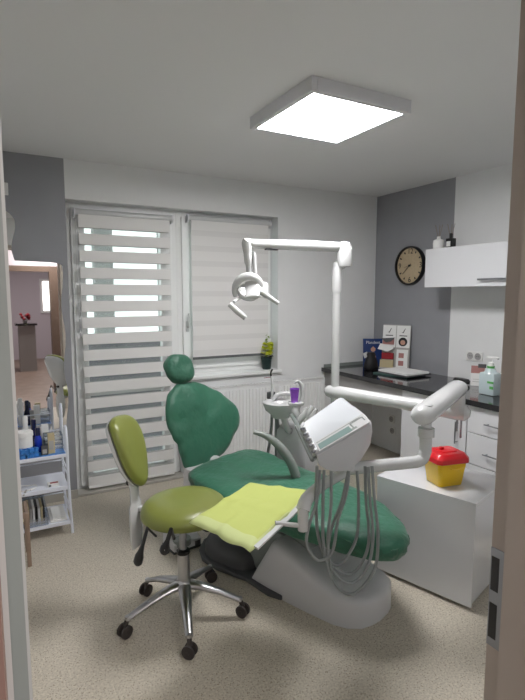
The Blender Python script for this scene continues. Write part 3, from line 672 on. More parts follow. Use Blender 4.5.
# white shell
def shell_ring(y, w_, h_, xc, toe=1):
    pts = []
    for k in range(17):
        a = pi*k/16; cx_ = cos(a); sz_ = sin(a)
        e = .26
        pts.append(L(xc+w_*math.copysign(abs(cx_)**e, cx_), y, h_*abs(sz_)**e if 0 < k < 16 else 0))
    return pts
b = MB()
b.loft([shell_ring(-.48, .19, .02, .045), shell_ring(-.53, .195, .12, .045), shell_ring(-.62, .20, .28, .045), shell_ring(-.66, .20, .30, .045), shell_ring(-.75, .205, .275, .05), shell_ring(-.85, .207, .235, .055), shell_ring(-.95, .206, .19, .06),
        shell_ring(-1.03, .205, .158, .065), shell_ring(-1.10, .185, .145, .07), shell_ring(-1.15, .145, .135, .075), shell_ring(-1.175, .09, .12, .08), shell_ring(-1.185, .04, .10, .08)])
b.build('base_shell', 'shell', t, angle=50)
b = MB(); b.box((-.06, -.66, .02), (.26, -.12, .30), CWM, bev=.03); b.box((-.04, -.80, .22), (.22, -.12, .44), CWM, bev=.03); b.build('lift_column', 'rail', t)
# seat
so = [(-.20, .02), (-.05, .06), (.15, .06), (.32, .02), (.40, -.10), (.42, -.28), (.405, -.50), (.385, -.74), (.355, -.93), (.285, -1.10), (.18, -1.235), (.065, -1.32), (-.045, -1.32), (-.12, -1.235), (-.15, -1.10), (-.185, -.95), (-.22, -.75), (-.235, -.45), (-.25, -.2)]
def crown(x, y):
    t_ = min(1, max(0, -y/1.3)); zz = .515-.065*t_+.022*max(0, 1-abs(y+.05)/.2)*min(1,max(0,(x+.1)/.3))-.02*math.exp(-((y+.35)/.18)**2)
    return zz
b = MB(); b.pillow(so, CO, cw, cv_, Z3, .05, .06, rough=.012, seed=3, smooth=3, crown=crown)
o = b.build('seat', 'green', t, angle=80)
# hem of the cover gathered below the seat
b = MB(); rings = []
P = [Vector(p) for p in so]
for _ in range(2):
    Q = []
    for i in range(len(P)): p, q = P[i], P[(i+1) % len(P)]; Q += [p*.75+q*.25, p*.25+q*.75]
    P = Q
cc = sum(P, Vector((0, 0)))/len(P)
for kk, dz in ((1.0, 0.0), (1.0, -.025), (.98, -.05), (.93, -.07), (.7, -.07)):
    rings.append([L(cc.x+(p.x-cc.x)*(kk+.012*sin(i*1.9)), cc.y+(p.y-cc.y)*(kk+.008*sin(i*2.3)), crown(p.x, p.y)+dz+.006*sin(i*1.4)) for i, p in enumerate(P)])
b.loft(rings); b.build('seat_cover_hem', 'green2', t, angle=80)
# hinge + backrest
tilt = R(22); bu = cv_*sin(tilt)+Z3*cos(tilt); bn = (-cv_*cos(tilt)+Z3*sin(tilt)); BP = CO+cv_*.08+Z3*.52
b = MB(); b.tube([L(.08, -.06, .44), L(.08, .06, .50), BP+cw*.08+bu*.04-bn*.10], [.06, .055, .04], 12); b.box((-.16, -.02, .34), (.0, .10, .53), CWM, bev=.03); b.build('hinge', 'shell', t)
bo = [(.0, .545), (.092, .545), (.173, .516), (.295, .44), (.385, .35), (.41, .24), (.35, .128), (.25, .05), (.20, .015), (.10, -.02), (.0, -.05), (-.10, -.045), (-.15, .0), (-.158, .07), (-.152, .15), (-.192, .21), (-.205, .31), (-.17, .43), (-.10, .52)]
b = MB(); b.pillow(bo, BP, cw, bu, bn, .05, .045, rough=.016, seed=8, smooth=3, crown=lambda x, y: .03*((x-.1)/.3)**2-.02)
b.build('backrest', 'green', t, angle=80)
ho = [(-.04, .735), (.05, .735), (.105, .70), (.118, .64), (.112, .575), (.065, .543), (-.03, .535), (-.085, .565), (-.112, .628), (-.098, .70)]
b = MB(); b.tube([BP+cw*.02+bu*.5-bn*.02, BP+cw*.005+bu*.6-bn*.01], .022, 10); b.build('headrest_bar', 'steel', t)
b = MB(); b.pillow(ho, BP, cw, bu, bn, .055, .04, rough=.012, seed=15, smooth=3); b.build('headrest', 'green2', t, angle=80)
# armrest
b = MB(); ap = bez([wp(x, y, 2.82) for x, y in ((253.5, 432), (264, 435), (275, 442), (284, 452), (291, 463), (296, 476))], 5)
b.tube(ap, [.015+.020*min(1, i/14) for i in range(len(ap))], 12, flat=.8); b.build('armrest', 'rail', t)
b = MB(); b.tube([ap[-1], L(.42, -.42, .42), L(.16, -.42, .40)], .022, 10); b.build('armrest_bracket', 'shell', t)

# ================================================================ CUSPIDOR
K = 1.08
def wq(x, y, f): return wp(x, y, f*K)
cb = wq(281, 402, 3.05)
t = thing('cuspidor_unit', 'white spittoon unit with round bowl behind the chair', 'cuspidor', (cb.x, cb.y, 0), CA)
b = MB(); b.lathe([(.012, -.105), (.058, -.105), (.064, -.088), (.105, -.055), (.120, -.018), (.124, .0), (.115, .0), (.105, -.018), (.075, -.045), (.001, -.055)], cb, 32); b.build('bowl', 'white', t)
b = MB(); pr = [(.06, -.16), (.20, -.17), (.25, .0), (.24, .14), (.05, .14)]
base_c = Vector((cb.x, cb.y, 0))
def U(x, y, z): return rotm(base_c, CA) @ Vector((x, y, z))
rings = []
for zz, s, dx in ((0, .85, .02), (.02, .9, .02), (.40, .9, .02), (.60, .88, .01), (.66, .8, .0), (.70, .6, .0)):
    rings.append([U(.17+(x-.17)*s+dx, y*s, zz) for x, y in ((.04, -.12), (.06, -.15), (.22, -.16), (.28, -.10), (.28, .10), (.24, .14), (.06, .14), (.03, .10))])
b.loft(rings); b.build('pedestal', 'shell', t, angle=50, bev=.01)
sp_ = wq(296, 403, 3.0)
b = MB(); b.lathe([(.001, -.012), (.05, -.012), (.055, 0), (.055, .006), (.001, .006)], sp_, 24); b.build('cup_shelf', 'white', t)
sa = bez([wq(301, 404, 3.0), wq(302.5, 395, 3.0), wq(301.5, 386, 3.0), wq(298, 381.5, 3.0), wq(294, 383, 3.0)], 6)
b = MB(); b.tube(sa, [.020-.009*i/(len(sa)-1) for i in range(len(sa))], 12, flat=.7); b.build('cup_filler_spout', 'white', t)
b = MB(); b.tube(bez([wq(272, 402, 3.15), wq(276, 396, 3.15), wq(283, 393.5, 3.15), wq(292, 394, 3.15)], 5), .016, 10); b.build('bowl_shroud', 'white', t)
b = MB(); b.tube(bez([wq(297, 416, 2.98), wq(295, 410, 2.98), wq(297, 404, 3.0)], 4), .03, 12); b.build('shelf_neck', 'white', t)
b = MB(); b.box((-.025, -.02, -.02), (.025, .02, .03), rotm(wq(271, 396, 3.2), CA), bev=.005); b.build('tool_holder', 'dark', t)
b = MB(); b.tube(bez([wq(271.5, 398, 3.18), wq(272.5, 388, 3.18), wq(272, 379, 3.18), wq(271, 376, 3.18)], 4), [.011]*8+[.009]*4+[.008], 10); b.build('suction_handpiece', 'white', t)
b = MB(); b.tube(bez([wq(271.5, 378, 3.18), wq(270.8, 373, 3.18), wq(272.5, 369, 3.18)], 4), .006, 8); b.build('suction_tip', 'blackp', t)
b = MB(); b.tube([wq(264, 378, 3.18), wq(271, 377, 3.18)], .002, 6); b.build('saliva_tube', 'redp', t)
for pts_ in (((271, 399), (272, 415), (270, 440), (266, 466)), ((273, 399), (276, 415), (276, 440), (276.5, 468)), ((276, 412), (279, 430), (281, 450), (281, 468)), ):
    b = MB(); pp = [wq(x, y, 3.16) for x, y in pts_]; e = pp[-1].copy(); e.z = .2; pp.append(e); b.tube(bez(pp, 5), .011, 8); b.build('suction_hose', 'hose', t)
b = MB(); pp = [wq(283, 414, 3.06), wq(288, 430, 3.06), U(.16, .0, .66)]; b.tube(bez(pp, 4), .022, 10); b.build('drain_pipe', 'white', t)
# instrument rail towards the tray
b = MB(); b.tube([wq(291, 414, 2.98), wq(298, 426, 2.8), wq(306, 438, 2.62)], .013, 10); b.build('assistant_arm', 'rail', t)
b = MB()
for k, (x, y) in enumerate(((304, 411), (309, 409), (301, 415), (312, 412))):
    b.tube([wq(x-3, y+9, 2.92), wq(x, y+3, 2.92), wq(x+4, y-3, 2.92)], [.016, .022, .014], 10)
b.build('assistant_instruments', 'white', t)
cp = sp_+Z3*.006
t = thing('plastic_cup', 'purple plastic cup on the spittoon shelf', 'cup', cp)
cc_ = wq(294.5, 402, 3.0); cc_.z = cp.z
b = MB(); b.lathe([(.001, 0), (.022, 0), (.031, .088), (.033, .091), (.031, .092), (.0295, .087), (.021, .004), (.001, .004)], cc_, 24); b.build('cup_wall', 'purple', t)

# ================================================================ OPERATING LIGHT
pb = wp(336.5, 300, 3.13); px0, py0 = pb.x, pb.y
t = thing('operating_light', 'white dental operating light on a tall pole with side arm', 'dental light', (px0, py0, 0))
ztop = 1.845
b = MB(); b.tube([(px0, py0, 0), (px0, py0, 1.80)], .026, 20); b.lathe([(.11, 0), (.11, .012), (.035, .03), (.03, .08)], (px0, py0, 0), 28); b.build('pole', 'white', t)
b = MB(); e = wp(344.5, 250, 3.12)
b.tube(bez([(px0, py0, 1.62), (px0, py0, 1.74), (px0+.012, py0-.004, 1.78), (e.x, e.y, 1.82), (e.x, e.y, 1.90)], 5), [.030]*11+[.036]*6+[.04]*4, 16); b.lathe([(.042, 0), (.046, .01), (.046, .12), (.03, .15), (.001, .155)], (e.x, e.y, 1.775), 20); b.build('elbow', 'white', t)
a0 = wp(342, 247, 3.12); a1 = wp(249, 243.5, 2.93)
b = MB(); pp = [a0.lerp(a1, k/10) for k in range(11)]
b.tube(pp, [.028, .030, .031, .032, .032, .031, .030, .029, .028, .027, .026], 16); b.build('arm', 'white', t)
b = MB(); j = a0.lerp(a1, .77); b.box((-.04, -.012, -.034), (.04, .012, -.024), rotm(j, 0)); b.build('arm_label', 'dark', t, smooth=False)
b = MB(); k0 = wp(249, 242, 2.93); k1 = wp(250, 279, 2.93)
b.tube(bez([a0.lerp(a1, .97), k0+Vector((-.015, 0, -.0)), wp(247.5, 250, 2.93), wp(248.5, 262, 2.93), k1], 5), [.027]*5+[.034]*6+[.03]*5+[.022]*5, 14, flat=.8); b.tube([wp(254, 252, 2.92), wp(255, 274, 2.92)], .012, 10); b.build('drop_link', 'white', t)
hc = wp(248.5, 292.5, 2.93)
vd = Vector((-sin(TH-R(5)), -cos(TH-R(5)), 0)); sd = Vector((cos(TH), -sin(TH), 0))
b = MB()
ringp = [hc+sd*.082*cos(a)+Z3*(.085*sin(a)+.01)+vd*(.02*sin(a)) for a in [pi*(-.02+k*1.15/16) for k in range(17)]]
b.tube(ringp, [.011+.009*sin(pi*k/16) for k in range(17)], 12, flat=1.2); b.build('yoke', 'white', t)
HM = Matrix.Translation(hc+Z3*.0) @ Matrix.Rotation(-TH, 4, 'Z') @ Matrix.Rotation(R(58), 4, 'X') @ Matrix.Rotation(R(20), 4, 'Y')
b = MB(); b.lathe([(.001, -.045), (.04, -.042), (.066, -.02), (.073, .0), (.070, .012), (.064, .016), (.001, .012)], n=28, mtx=HM, sx=.95, sy=.72); hd = b.build('lamp_head', 'white', t)
b = MB(); b.lathe([(.001, .013), (.056, .0165), (.054, .02), (.001, .018)], n=28, mtx=HM, sx=.95, sy=.72); b.build('reflector', 'chrome', hd)
b = MB(); b.loft([[HM @ Vector((x*(1-.15*k)+.03*k, y_+.0, .02+.045*sin(pi*k/4)*1+.0)) for x, y_ in ((-.028, -.055), (.028, -.055), (.034, .055), (-.034, .055))] for k in range(4)]); b.build('lamp_cover', 'white', hd, angle=60, bev=.006)
for s_, pts_ in ((-1, ((238, 300), (232, 304), (238, 313), (245, 318))), (1, ((262, 292), (268, 295), (274, 301), (279, 304)))):
    b = MB(); f_ = 2.86
    if s_ < 0: b.tube([wp(241, 297, 2.92), wp(234, 302, 2.88)], .010, 8); b.tube([wp(229.5, 304, f_), wp(237, 311, f_), wp(245.5, 318, f_)], [.015, .018, .015], 12)
    else: b.tube([wp(258, 291, 2.92), wp(262, 292.5, 2.88)], .010, 8); b.tube([wp(261, 292, f_), wp(269, 297, f_), wp(278.5, 303.5, f_)], [.017, .014, .011], 12)
    b.build('grip_handle', 'white', t)

# ================================================================ DELIVERY UNIT
A = wp(317, 454, 1.95); B = wp(372, 422, 2.28); D = wp(302, 424, 2.10); Cc = wp(341, 396.5, 2.40)
t = thing('delivery_unit', 'white dental delivery unit with display, hoses and jointed arms', 'delivery unit', (A.x*.5+B.x*.5, A.y*.5+B.y*.5, A.z-.15))
nn = (B-A).cross(D-A).normalized(); nn = nn if nn.z > 0 else -nn
def Q(u, v, h=0): return (A*(1-u)+B*u)*(1-v)+(D*(1-u)+Cc*u)*v+nn*h
b = MB(); N = 8
def rrect(h, ins):
    pts = []; r_ = .09
    for (cu, cv2, a0_) in ((1-ins-r_, 1-ins-r_, 0), (ins+r_, 1-ins-r_, 90), (ins+r_, ins+r_, 180), (1-ins-r_, ins+r_, 270)):
        for k in range(5): a = R(a0_+k*22.5); pts.append(Q(cu+r_*cos(a), cv2+r_*sin(a), h))
    return pts
b.loft([rrect(-.028, 0), rrect(-.004, -.0), rrect(.004, .012), rrect(.006, .04)]); b.build('top_panel', 'panel', t, angle=35)
b = MB(); b.loft([[Q(u, v, h_) for u, v in ((.03, .012), (.975, .012), (.975, .30), (.03, .30))] for h_ in (.0045, .0072)]); cpn = b.build('control_strip', 'white', t, smooth=False)
b = MB(); b.loft([[Q(u, v, h_) for u, v in ((.055, .045), (.62, .045), (.62, .20), (.055, .20))] for h_ in (.0068, .0085)]); b.build('display', 'lcd', cpn, smooth=False)
for (u0, v0, u1, v1) in ((.66, .215, .93, .235), (.66, .09, .68, .235), (.91, .12, .93, .235), (.05, .25, .9, .262), (.62, .05, .72, .10)):
    b = MB(); b.loft([[Q(u, v, h_) for u, v in ((u0, v0), (u1, v0), (u1, v1), (u0, v1))] for h_ in (.0062, .0085)]); b.build('panel_line', 'rail', cpn, smooth=False)
# belly
prof = [(317, 457), (320, 467), (326, 471), (336, 473), (350, 472), (362, 461), (371, 446), (373.5, 433), (373, 425)]
dAB = (B-A)
pf = []
for x, y in prof:
    # point on the vertical plane through A-B
    n_ = dAB.cross(Z3); d = ray(x, y); tt = ((A-Vector((0, 0, EYE))).dot(n_))/d.dot(n_); pf.append(Vector((0, 0, EYE))+d*tt)
dAD = (D-A)*.9
def ins(ps, k): c = sum(ps, Vector())/len(ps); return [c+(p-c)*k for p in ps]
pf = pf+[B-nn*.01, A-nn*.01]
b = MB(); sh = Vector((dAD.x, dAD.y, dAD.z))
b.loft([[p+sh*.02 for p in ins(pf, .94)], [p+sh*.05 for p in ins(pf, .985)], [p+sh*.12 for p in pf], [p+sh*.5 for p in ins(pf, .97)], [p+sh*.95 for p in ins(pf, .85)]]); b.build('body', 'shell', t, angle=50)
# instrument holders along the A-D edge
for k in range(5):
    v = .10+.19*k; b = MB(); p0 = Q(.01, v, -.004); out = (Q(0, v)-Q(1, v)).normalized(); b.tube([p0, p0+out*.018], [.012, .010], 10); b.build('instrument_holder', 'white', t)
    b = MB(); b.tube([p0+out*.012+nn*.004, p0+out*.030+nn*.010], [.009, .005], 8); b.build('handpiece', 'steel', t)
b = MB(); r0 = Q(-.05, -.02, -.02); r1 = Q(-.06, 1.1, -.02); b.tube([r0, r1], .009, 8); b.build('front_rail', 'rail', t)
for e0, e1 in ((r1, Q(-.02, 1.0, -.03)), (r0, Q(.02, .02, -.03))): b = MB(); b.tube([e0, e1], .008, 8); b.build('rail_mount', 'rail', t)
# pipe, uprights, arms
P1 = wp(425, 461, 2.33); P0 = wp(345, 463, 2.22)
zl = P1.z
P0.z = zl
b = MB(); V1 = Vector((P1.x, P1.y, zl+.06)); dirp = (P1-P0).normalized()
b.tube([P0, P1-dirp*.07]+bez([P1-dirp*.05, P1-dirp*.015+Z3*.012, P1+Z3*.05], 5)+[P1+Z3*.16], .029, 16); b.build('lower_pipe', 'white', t)
b = MB(); b.tube([P0+Z3*.0, P0+Z3*.10], .045, 16); b.build('unit_mount', 'shell', t)
b = MB(); b.lathe([(.034, .12), (.039, .122), (.039, .165), (.034, .167), (.024, .17), (.024, .23)], P1, 20); b.build('collar', 'white', t)
NE = wp(424, 414, 2.33); FE = wp(457, 388.5, 2.74)
dd_ = (FE-NE).normalized()
b = MB(); sidev = dd_.cross(Z3).normalized()
def orr(p, rx, rz_): return [p+sidev*rx*cos(2*pi*k/20)+Z3*rz_*sin(2*pi*k/20) for k in range(20)]
b.loft([orr(NE-dd_*.065, .018, .02), orr(NE-dd_*.055, .040, .036), orr(NE-dd_*.03, .055, .047), orr(NE, .06, .050), orr(NE.lerp(FE, .5), .056, .05), orr(FE, .055, .047), orr(FE+dd_*.03, .052, .04), orr(FE+dd_*.045, .042, .03), orr(FE+dd_*.05, .02, .014)])
b.build('swing_arm', 'white', t)
b = MB(); b.tube([Vector((P1.x, P1.y, P1.z+.28)), Vector((P1.x, P1.y, NE.z-.02))], .026, 16); b.build('upright', 'white', t)
J = wp(458, 409, 2.80); b = MB()
b.tube([Vector((FE.x, FE.y, FE.z-.02)), Vector((FE.x, FE.y, J.z-.02))], .048, 16); b.build('joint', 'white', t)
S0 = wp(325, 392, 3.13); S1 = Vector((FE.x, FE.y, J.z)); S0.x, S0.y = px0, py0
dx_ = (S1-S0).normalized()
b = MB(); b.tube([S0-dx_*.07, S0-dx_*.055, S0-dx_*.02]+[S0.lerp(S1, k/6) for k in range(7)]+[S1+dx_*.05, S1+dx_*.075], [.015, .034, .043, .043, .042, .040, .039, .040, .043, .048, .046, .02], 16); b.build('support_arm', 'white', t)
for x in (457.5, 461.5):
    b = MB(); q0 = wp(x, 414, 2.78); b.tube([q0, q0-Z3*(.10 if x < 460 else .14)], .006, 8); b.build('hanging_clip', 'steel', t)
# tray arm under the napkin
b = MB(); tp = bez([wp(343, 474, 2.16), wp(333, 479, 2.12), wp(318, 488, 2.04), wp(307, 499, 1.99), wp(303, 510, 1.965)], 6)
b.tube(tp, [.024+.008*i/len(tp) for i in range(len(tp))], 12, flat=.85); b.build('tray_arm', 'white', t)
b = MB(); q0 = wp(303, 507, 1.965); q1 = wp(303, 530, 1.965); b.tube([q0, q1], [.023, .022], 12); b.tube([wp(303, 526, 1.965), wp(275, 523, 1.95)], .010, 10); b.build('tray_bracket', 'white', t)
TZ2 = .66
tc = [at(258, 484, Z=TZ2), at(317, 493, Z=TZ2), at(258, 548, Z=TZ2), at(208, 521, Z=TZ2)]
cen = sum(tc, Vector())/4
b = MB(); b.loft([[p.lerp(cen, .04)-Z3*.014 for p in tc], [p-Z3*.008 for p in tc], [p-Z3*.0 for p in tc], [p.lerp(cen, .02)-Z3*.0 for p in tc]]); b.build('tray', 'white', t, smooth=False)
hoses = [
 ((372, 466, 2.06), (374.5, 500, 2.02), (378, 535, 2.0), (374, 570, 1.99), (353, 594, 1.98), (335, 583, 1.98), (324, 548, 1.98), (323, 505, 1.97), (324, 470, 2.0)),
 ((368, 467, 2.06), (370, 500, 2.02), (373, 538, 2.0), (367, 568, 1.99), (351, 583, 1.98), (334, 572, 1.98), (328, 545, 1.98), (331, 505, 1.97), (331, 471, 2.0)),
 ((365, 466, 2.08), (366, 500, 2.05), (369, 540, 2.03), (361, 564, 2.02), (348, 574, 2.0), (328, 562, 2.0), (318, 535, 1.99), (316, 500, 1.98), (317, 466, 1.97)),
 ((357, 471, 2.08), (358.5, 500, 2.06), (357, 535, 2.05), (347, 557, 2.03), (337, 565, 2.02), (328, 556, 2.01), (331, 530, 2.0), (342, 500, 2.0), (348.5, 471, 2.03)),
 ((320, 470, 1.99), (317, 500, 1.97), (309, 525, 1.96), (307, 545, 1.96), (318, 560, 1.97), (332, 552, 1.98), (338, 520, 1.99), (346, 495, 2.0), (349, 471, 2.02)),
]
for h_ in hoses:
    b = MB(); b.tube(bez([wp(*q) for q in h_], 7), .0068, 8); b.build('hose', 'hose', t)
# napkin: draped sheet on the tray
def bil(c, u, v): return (c[0]*(1-u)+c[1]*u)*(1-v)+(c[3]*(1-u)+c[2]*u)*v
nc = [at(250, 481, Z=TZ2+.006), at(315, 489, Z=TZ2+.006), at(250, 549, Z=TZ2+.006), at(189, 519, Z=TZ2+.006)]
b = MB(); n = 26; grid = []
for i in range(n+1):
    row = []
    for j in range(n+1):
        u, v = i/n, j/n; p = bil(nc, u, v)
        p = p+Vector((noise.noise(Vector((u*4, v*4, 1)))*.010, noise.noise(Vector((u*4, v*4, 7)))*.010, 0))
        fold = .004*abs(sin(u*9+v*3))+.008*max(0, noise.noise(Vector((u*5, v*5, 3))))+.005*max(0, 1-abs(u-.5)*14)+.005*max(0, 1-abs(v-.5)*14)
        edge = min(u, v, 1-u, 1-v); p.z += fold-max(0, .06-edge)*.28+.0005
        row.append(b.bm.verts.new(p))
    grid.append(row)
for i in range(n):
    for j in range(n):
        f = b._face([grid[i][j], grid[i+1][j], grid[i+1][j+1], grid[i][j+1]])
        if j >= n-3 or i >= n-1 or j == 0: f.material_index = 1
o = b.build('paper_bib', ['bib', 'bibedge'], angle=80)
sm = o.modifiers.new('thick', 'SOLIDIFY'); sm.thickness = .0015; sm.offset = 1
tag(recenter(o), 'creased lime yellow paper bib spread over the instrument tray', 'bib')

# ================================================================ STOOL
sx_, sy_ = .775, 2.235
t = thing('operator_stool', 'wheeled operator stool with olive green seat and backrest', 'stool', (sx_, sy_, 0))
cas = [(.473, 2.211), (.650, 2.489), (.695, 1.942), (1.028, 2.082), (1.007, 2.442)]
for x, y in cas:
    d = Vector((x-sx_, y-sy_, 0)); Ln = d.length; d.normalize(); s2 = d.cross(Z3)
    b = MB()
    pp = [Vector((sx_, sy_, .165))+d*.02, Vector((sx_, sy_, .158))+d*.08, Vector((sx_, sy_, .13))+d*.18, Vector((sx_, sy_, .088))+d*(Ln-.015)]
    rings = []
    for k, p in enumerate(pp):
        w_ = [.036, .030, .023, .018][k]; hh_ = [.022, .019, .014, .011][k]
        rings.append([p+s2*w_*cos(a)+Z3*hh_*sin(a) for a in [2*pi*m/12 for m in range(12)]])
    b.loft(rings); b.lathe([(.001, -.006), (.013, -.006), (.013, .012), (.001, .014)], (x-d.x*.015, y-d.y*.015, .088), 12)
    lg = b.build('leg', 'chrome', t, angle=60)
    ca = random.uniform(0, pi); wd = Vector((cos(ca), sin(ca), 0)); c3 = Vector((x, y, .031))
    b = MB()
    for s3 in (-1, 1): b.tube([c3+wd*s3*.008, c3+wd*s3*.011, c3+wd*s3*.021, c3+wd*s3*.024], [.024, .031, .031, .024], 20)
    b.tube([c3-wd*.026, c3+wd*.026], .008, 10); b.tube([c3+Z3*.02, Vector((x-d.x*.012, y-d.y*.012, .082))], .011, 10); b.build('caster', 'rubber', lg)
b = MB(); b.lathe([(.001, .135), (.030, .135), (.045, .15), (.042, .178), (.031, .19), (.029, .33), (.001, .33)], (sx_, sy_, 0), 24); b.build('hub', 'chrome', t)
b = MB(); b.lathe([(.03, .325), (.033, .33), (.033, .343), (.02, .35)], (sx_, sy_, 0), 20); b.build('collar', 'blackp', t)
b = MB(); b.lathe([(.018, .34), (.018, .52)], (sx_, sy_, 0), 16); b.build('gas_lift', 'steel', t)
sc = Vector((.788, 2.262, .53)); ang = R(-38); sa_, sb_ = Vector((cos(ang), sin(ang), 0)), Vector((-sin(ang), cos(ang), 0))
outl = [(.222*cos(a)*(1.0 if cos(a) > 0 else .95), .235*sin(a)*(1+.06*cos(a))) for a in [2*pi*k/20 for k in range(20)]]
b = MB(); b.pillow(outl, sc, sa_, sb_, Z3, .072, .012, smooth=2, crown=lambda x, y: -.006*math.exp(-(x*x+y*y)/.01)); b.build('seat', 'olive', t, angle=80)
b = MB(); b.box((-.10, -.08, -.022), (.10, .08, .0), rotm(sc, ang), bev=.005); b.build('seat_plate', 'blackp', t)
# backrest
bc = wp(129, 451, 2.45); nb = Vector((.78, -.63, 0)).normalized(); tb_ = Vector((.63, .78, 0)).normalized()
ub = (Z3*cos(R(25))-nb*sin(R(25))*1).normalized(); n2 = tb_.cross(ub); n2 = n2 if n2.dot(nb) > 0 else -n2
bo2 = [(-.12, .10), (-.10, .165), (-.04, .19), (.04, .19), (.10, .165), (.125, .10), (.125, .0), (.10, -.09), (.06, -.16), (.02, -.19), (-.02, -.19), (-.06, -.16), (-.10, -.09), (-.12, .0)]
bo2 = [(x*1.05, y) for x, y in bo2]
b = MB(); b.pillow(bo2, bc, tb_, ub, n2, .045, .012, smooth=2, crown=lambda x, y: .9*x*x+.012*sin(y*12)); b.build('backrest', 'olive', t, angle=80)
b = MB(); b.pillow([(x*1.0, y*.98) for x, y in bo2], bc-n2*.014, tb_, ub, n2, .0, .034, smooth=2, crown=lambda x, y: .9*x*x+.012*sin(y*12)); b.build('backrest_shell', 'white', t, angle=80)
lo = bc-ub*.15-n2*.045; b = MB()
bt = wp(137, 546, 2.43)
def wring(p, w_, d_, m=12): return [p+tb_*w_*cos(a)+n2*d_*sin(a) for a in [2*pi*k/m for k in range(m)]]
b.loft([wring(lo+ub*.05, .036, .012), wring(lo-Z3*.04, .042, .018), wring(lo.lerp(bt, .30), .044, .018), wring(lo.lerp(bt, .36), .058, .026), wring(lo.lerp(bt, .8), .056, .030), wring(bt, .042, .022)]); b.build('backrest_arm', 'white', t)
b = MB(); q0 = lo.lerp(bt, .42); q1 = sc+(q0-sc).normalized()*.14-Z3*.005; q1.z = .52; b.tube([q0, q0.lerp(q1, .4)-Z3*.0, q1], .017, 10); b.build('arm_bracket', 'white', t)
b = MB(); kk_ = lo-n2*.01; b.tube([kk_, kk_-n2*.03], [.012, .014], 12); b.build('knob', 'blackp', t)
for (x0_, y0_, x1_, y1_, f_) in ((147.5, 528, 137.5, 563, 2.06), (171, 529, 164, 552, 2.03)):
    b = MB(); p0 = wp(x0_, y0_, f_); p1 = wp(x1_, y1_, f_); d = (p1-p0).normalized()
    b.tube([Vector((p0.x, p0.y, .52)).lerp(sc, .2), p0, p0.lerp(p1, .5), p0.lerp(p1, .68), p0.lerp(p1, .8), p1-d*.004, p1+d*.008], [.007, .009, .010, .015, .022, .023, .014], 12, flat=.8); lv = b.build('lever', 'blackp', t)
    b = MB(); q = p0.lerp(p1, .88)+Vector((-sin(TH), -cos(TH), 0))*.0165; b.tube([q-d*.008, q+d*.008+Vector((.004, 0, 0))], .002, 6); b.build('lever_mark', 'paper2', lv)

# ================================================================ FOOT CONTROL
fc = Vector((1.0, 2.905, 0)); FMx = rotm(fc, R(8))
t = thing('foot_control', 'grey foot control box on the floor behind stool', 'foot control', fc, R(8))
b = MB(); b.box((-.10, -.085, 0), (.10, .085, .012), FMx, bev=.005); b.build('base', 'dark', t)
b = MB(); b.loft([[FMx @ Vector(p) for p in ((-.095, -.08, z1), (.095, -.08, z1), (.095, .08, z2), (-.095, .08, z2))] for z1, z2 in ((.012, .012), (.05, .09), (.055, .11))]); b.build('housing', 'shell', t, smooth=False, bev=.006)
b = MB(); b.lathe([(.06, .04), (.058, .075), (.001, .082)], fc+Vector((-.02, -.05, 0)), 24); b.build('pedal', 'rail', t)
for x in (-.06, .04):
    b = MB(); b.lathe([(.014, 0), (.012, .012), (.001, .013)], FMx @ Vector((x, .03, .085)), 14); b.build('button', 'dark', t)
b = MB(); b.box((.05, -.084, .015), (.085, -.079, .045), FMx); b.build('side_vent', 'dark', t, smooth=False)
b = MB(); b.tube(bez([FMx @ Vector((.08, .04, .08)), FMx @ Vector((.14, .05, .075)), L(-.04, -.0, .10), L(.02, -.08, .14)], 6), .008, 8); b.build('cable', 'blackp', t)

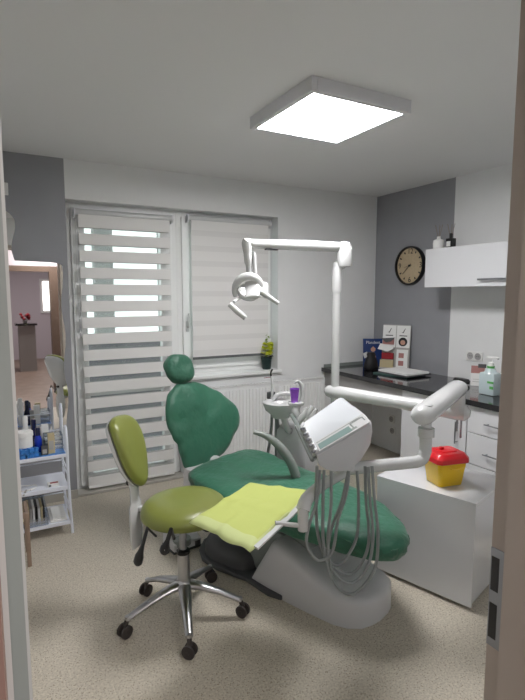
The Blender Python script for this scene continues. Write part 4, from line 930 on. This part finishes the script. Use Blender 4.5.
# ================================================================ HALL (seen in the mirror)
t = thing('hall_console', 'tall pale console with black top seen in mirror', 'console', (.57, -3.5, 0))
b = MB(); b.box((.48, -3.7, 0), (.80, -3.4, .97)); b.build('console_body', 'paper2', t, smooth=False)
b = MB(); b.box((.42, -3.75, .97), (.84, -3.35, 1.01)); b.build('console_top', 'black', t, smooth=False)
t = thing('flower_bouquet', 'dark pink flowers on the console seen in mirror', 'flowers', (.62, -3.55, 1.01))
b = MB(); b.lathe([(.03, 0), (.05, .05), (.03, .09)], (.62, -3.55, 1.01), 14); b.build('vase', 'paper2', t)
b = MB()
for k in range(14): b.lathe([(.001, -.03), (.03, -.01), (.03, .01), (.001, .03)], (.62+random.uniform(-.11, .11), -3.55+random.uniform(-.05, .05), 1.14+random.uniform(-.05, .06)), 8)
o = b.build('blossoms', 'redp', t); o['kind'] = 'stuff'
w2 = thing('window_2', None, None, (1.6, -5.58, 1.0)); w2['kind'] = 'structure'
b = MB(); leaf(b, 1.10, 1.75, 1.15, 2.0, .06, -5.6, -5.55); b.build('window_frame', 'pvc', w2, smooth=False)
b = MB(); b.box((1.16, -5.59, 1.21), (1.69, -5.58, 1.94)); b.build('pane', 'daylit', w2, smooth=False)

# ================================================================ LIGHT
w = bpy.data.worlds.new('sky'); S.world = w; w.use_nodes = True
bg = w.node_tree.nodes['Background']; bg.inputs[0].default_value = (.88, .96, .95, 1); bg.inputs[1].default_value = .8
def area(name, loc, rot, size, size_y, e, col):
    l = bpy.data.lights.new(name, 'AREA'); l.shape = 'RECTANGLE'; l.size = size; l.size_y = size_y; l.energy = e; l.color = col
    o = bpy.data.objects.new(name, l); C.objects.link(o); o.location = loc; o.rotation_euler = rot; return o
area('hall_fill_light', (.8, -.45, 2.55), (0, 0, 0), .6, .6, 11, (1, .95, .91))  # added fill light that brightens the hall and jambs, no fixture there
area('hall_fill_light', (.8, -3.2, 2.55), (0, 0, 0), .6, .6, 14, (1, .95, .95))  # second added fill light, deeper in the hall

cam = bpy.data.cameras.new('camera'); co = bpy.data.objects.new('camera', cam); C.objects.link(co)
co.location = (0, 0, EYE); co.rotation_euler = (pi/2-PITCH, 0, -TH)
cam.sensor_fit = 'VERTICAL'; cam.sensor_height = 36; cam.lens = F/700*36; cam.clip_start = .02
S.camera = co
vs = S.view_settings; S.display_settings.display_device = 'sRGB'
vs.view_transform = 'Standard'; vs.look = 'None'; vs.exposure = 1.44; vs.gamma = 1; vs.use_curve_mapping = False
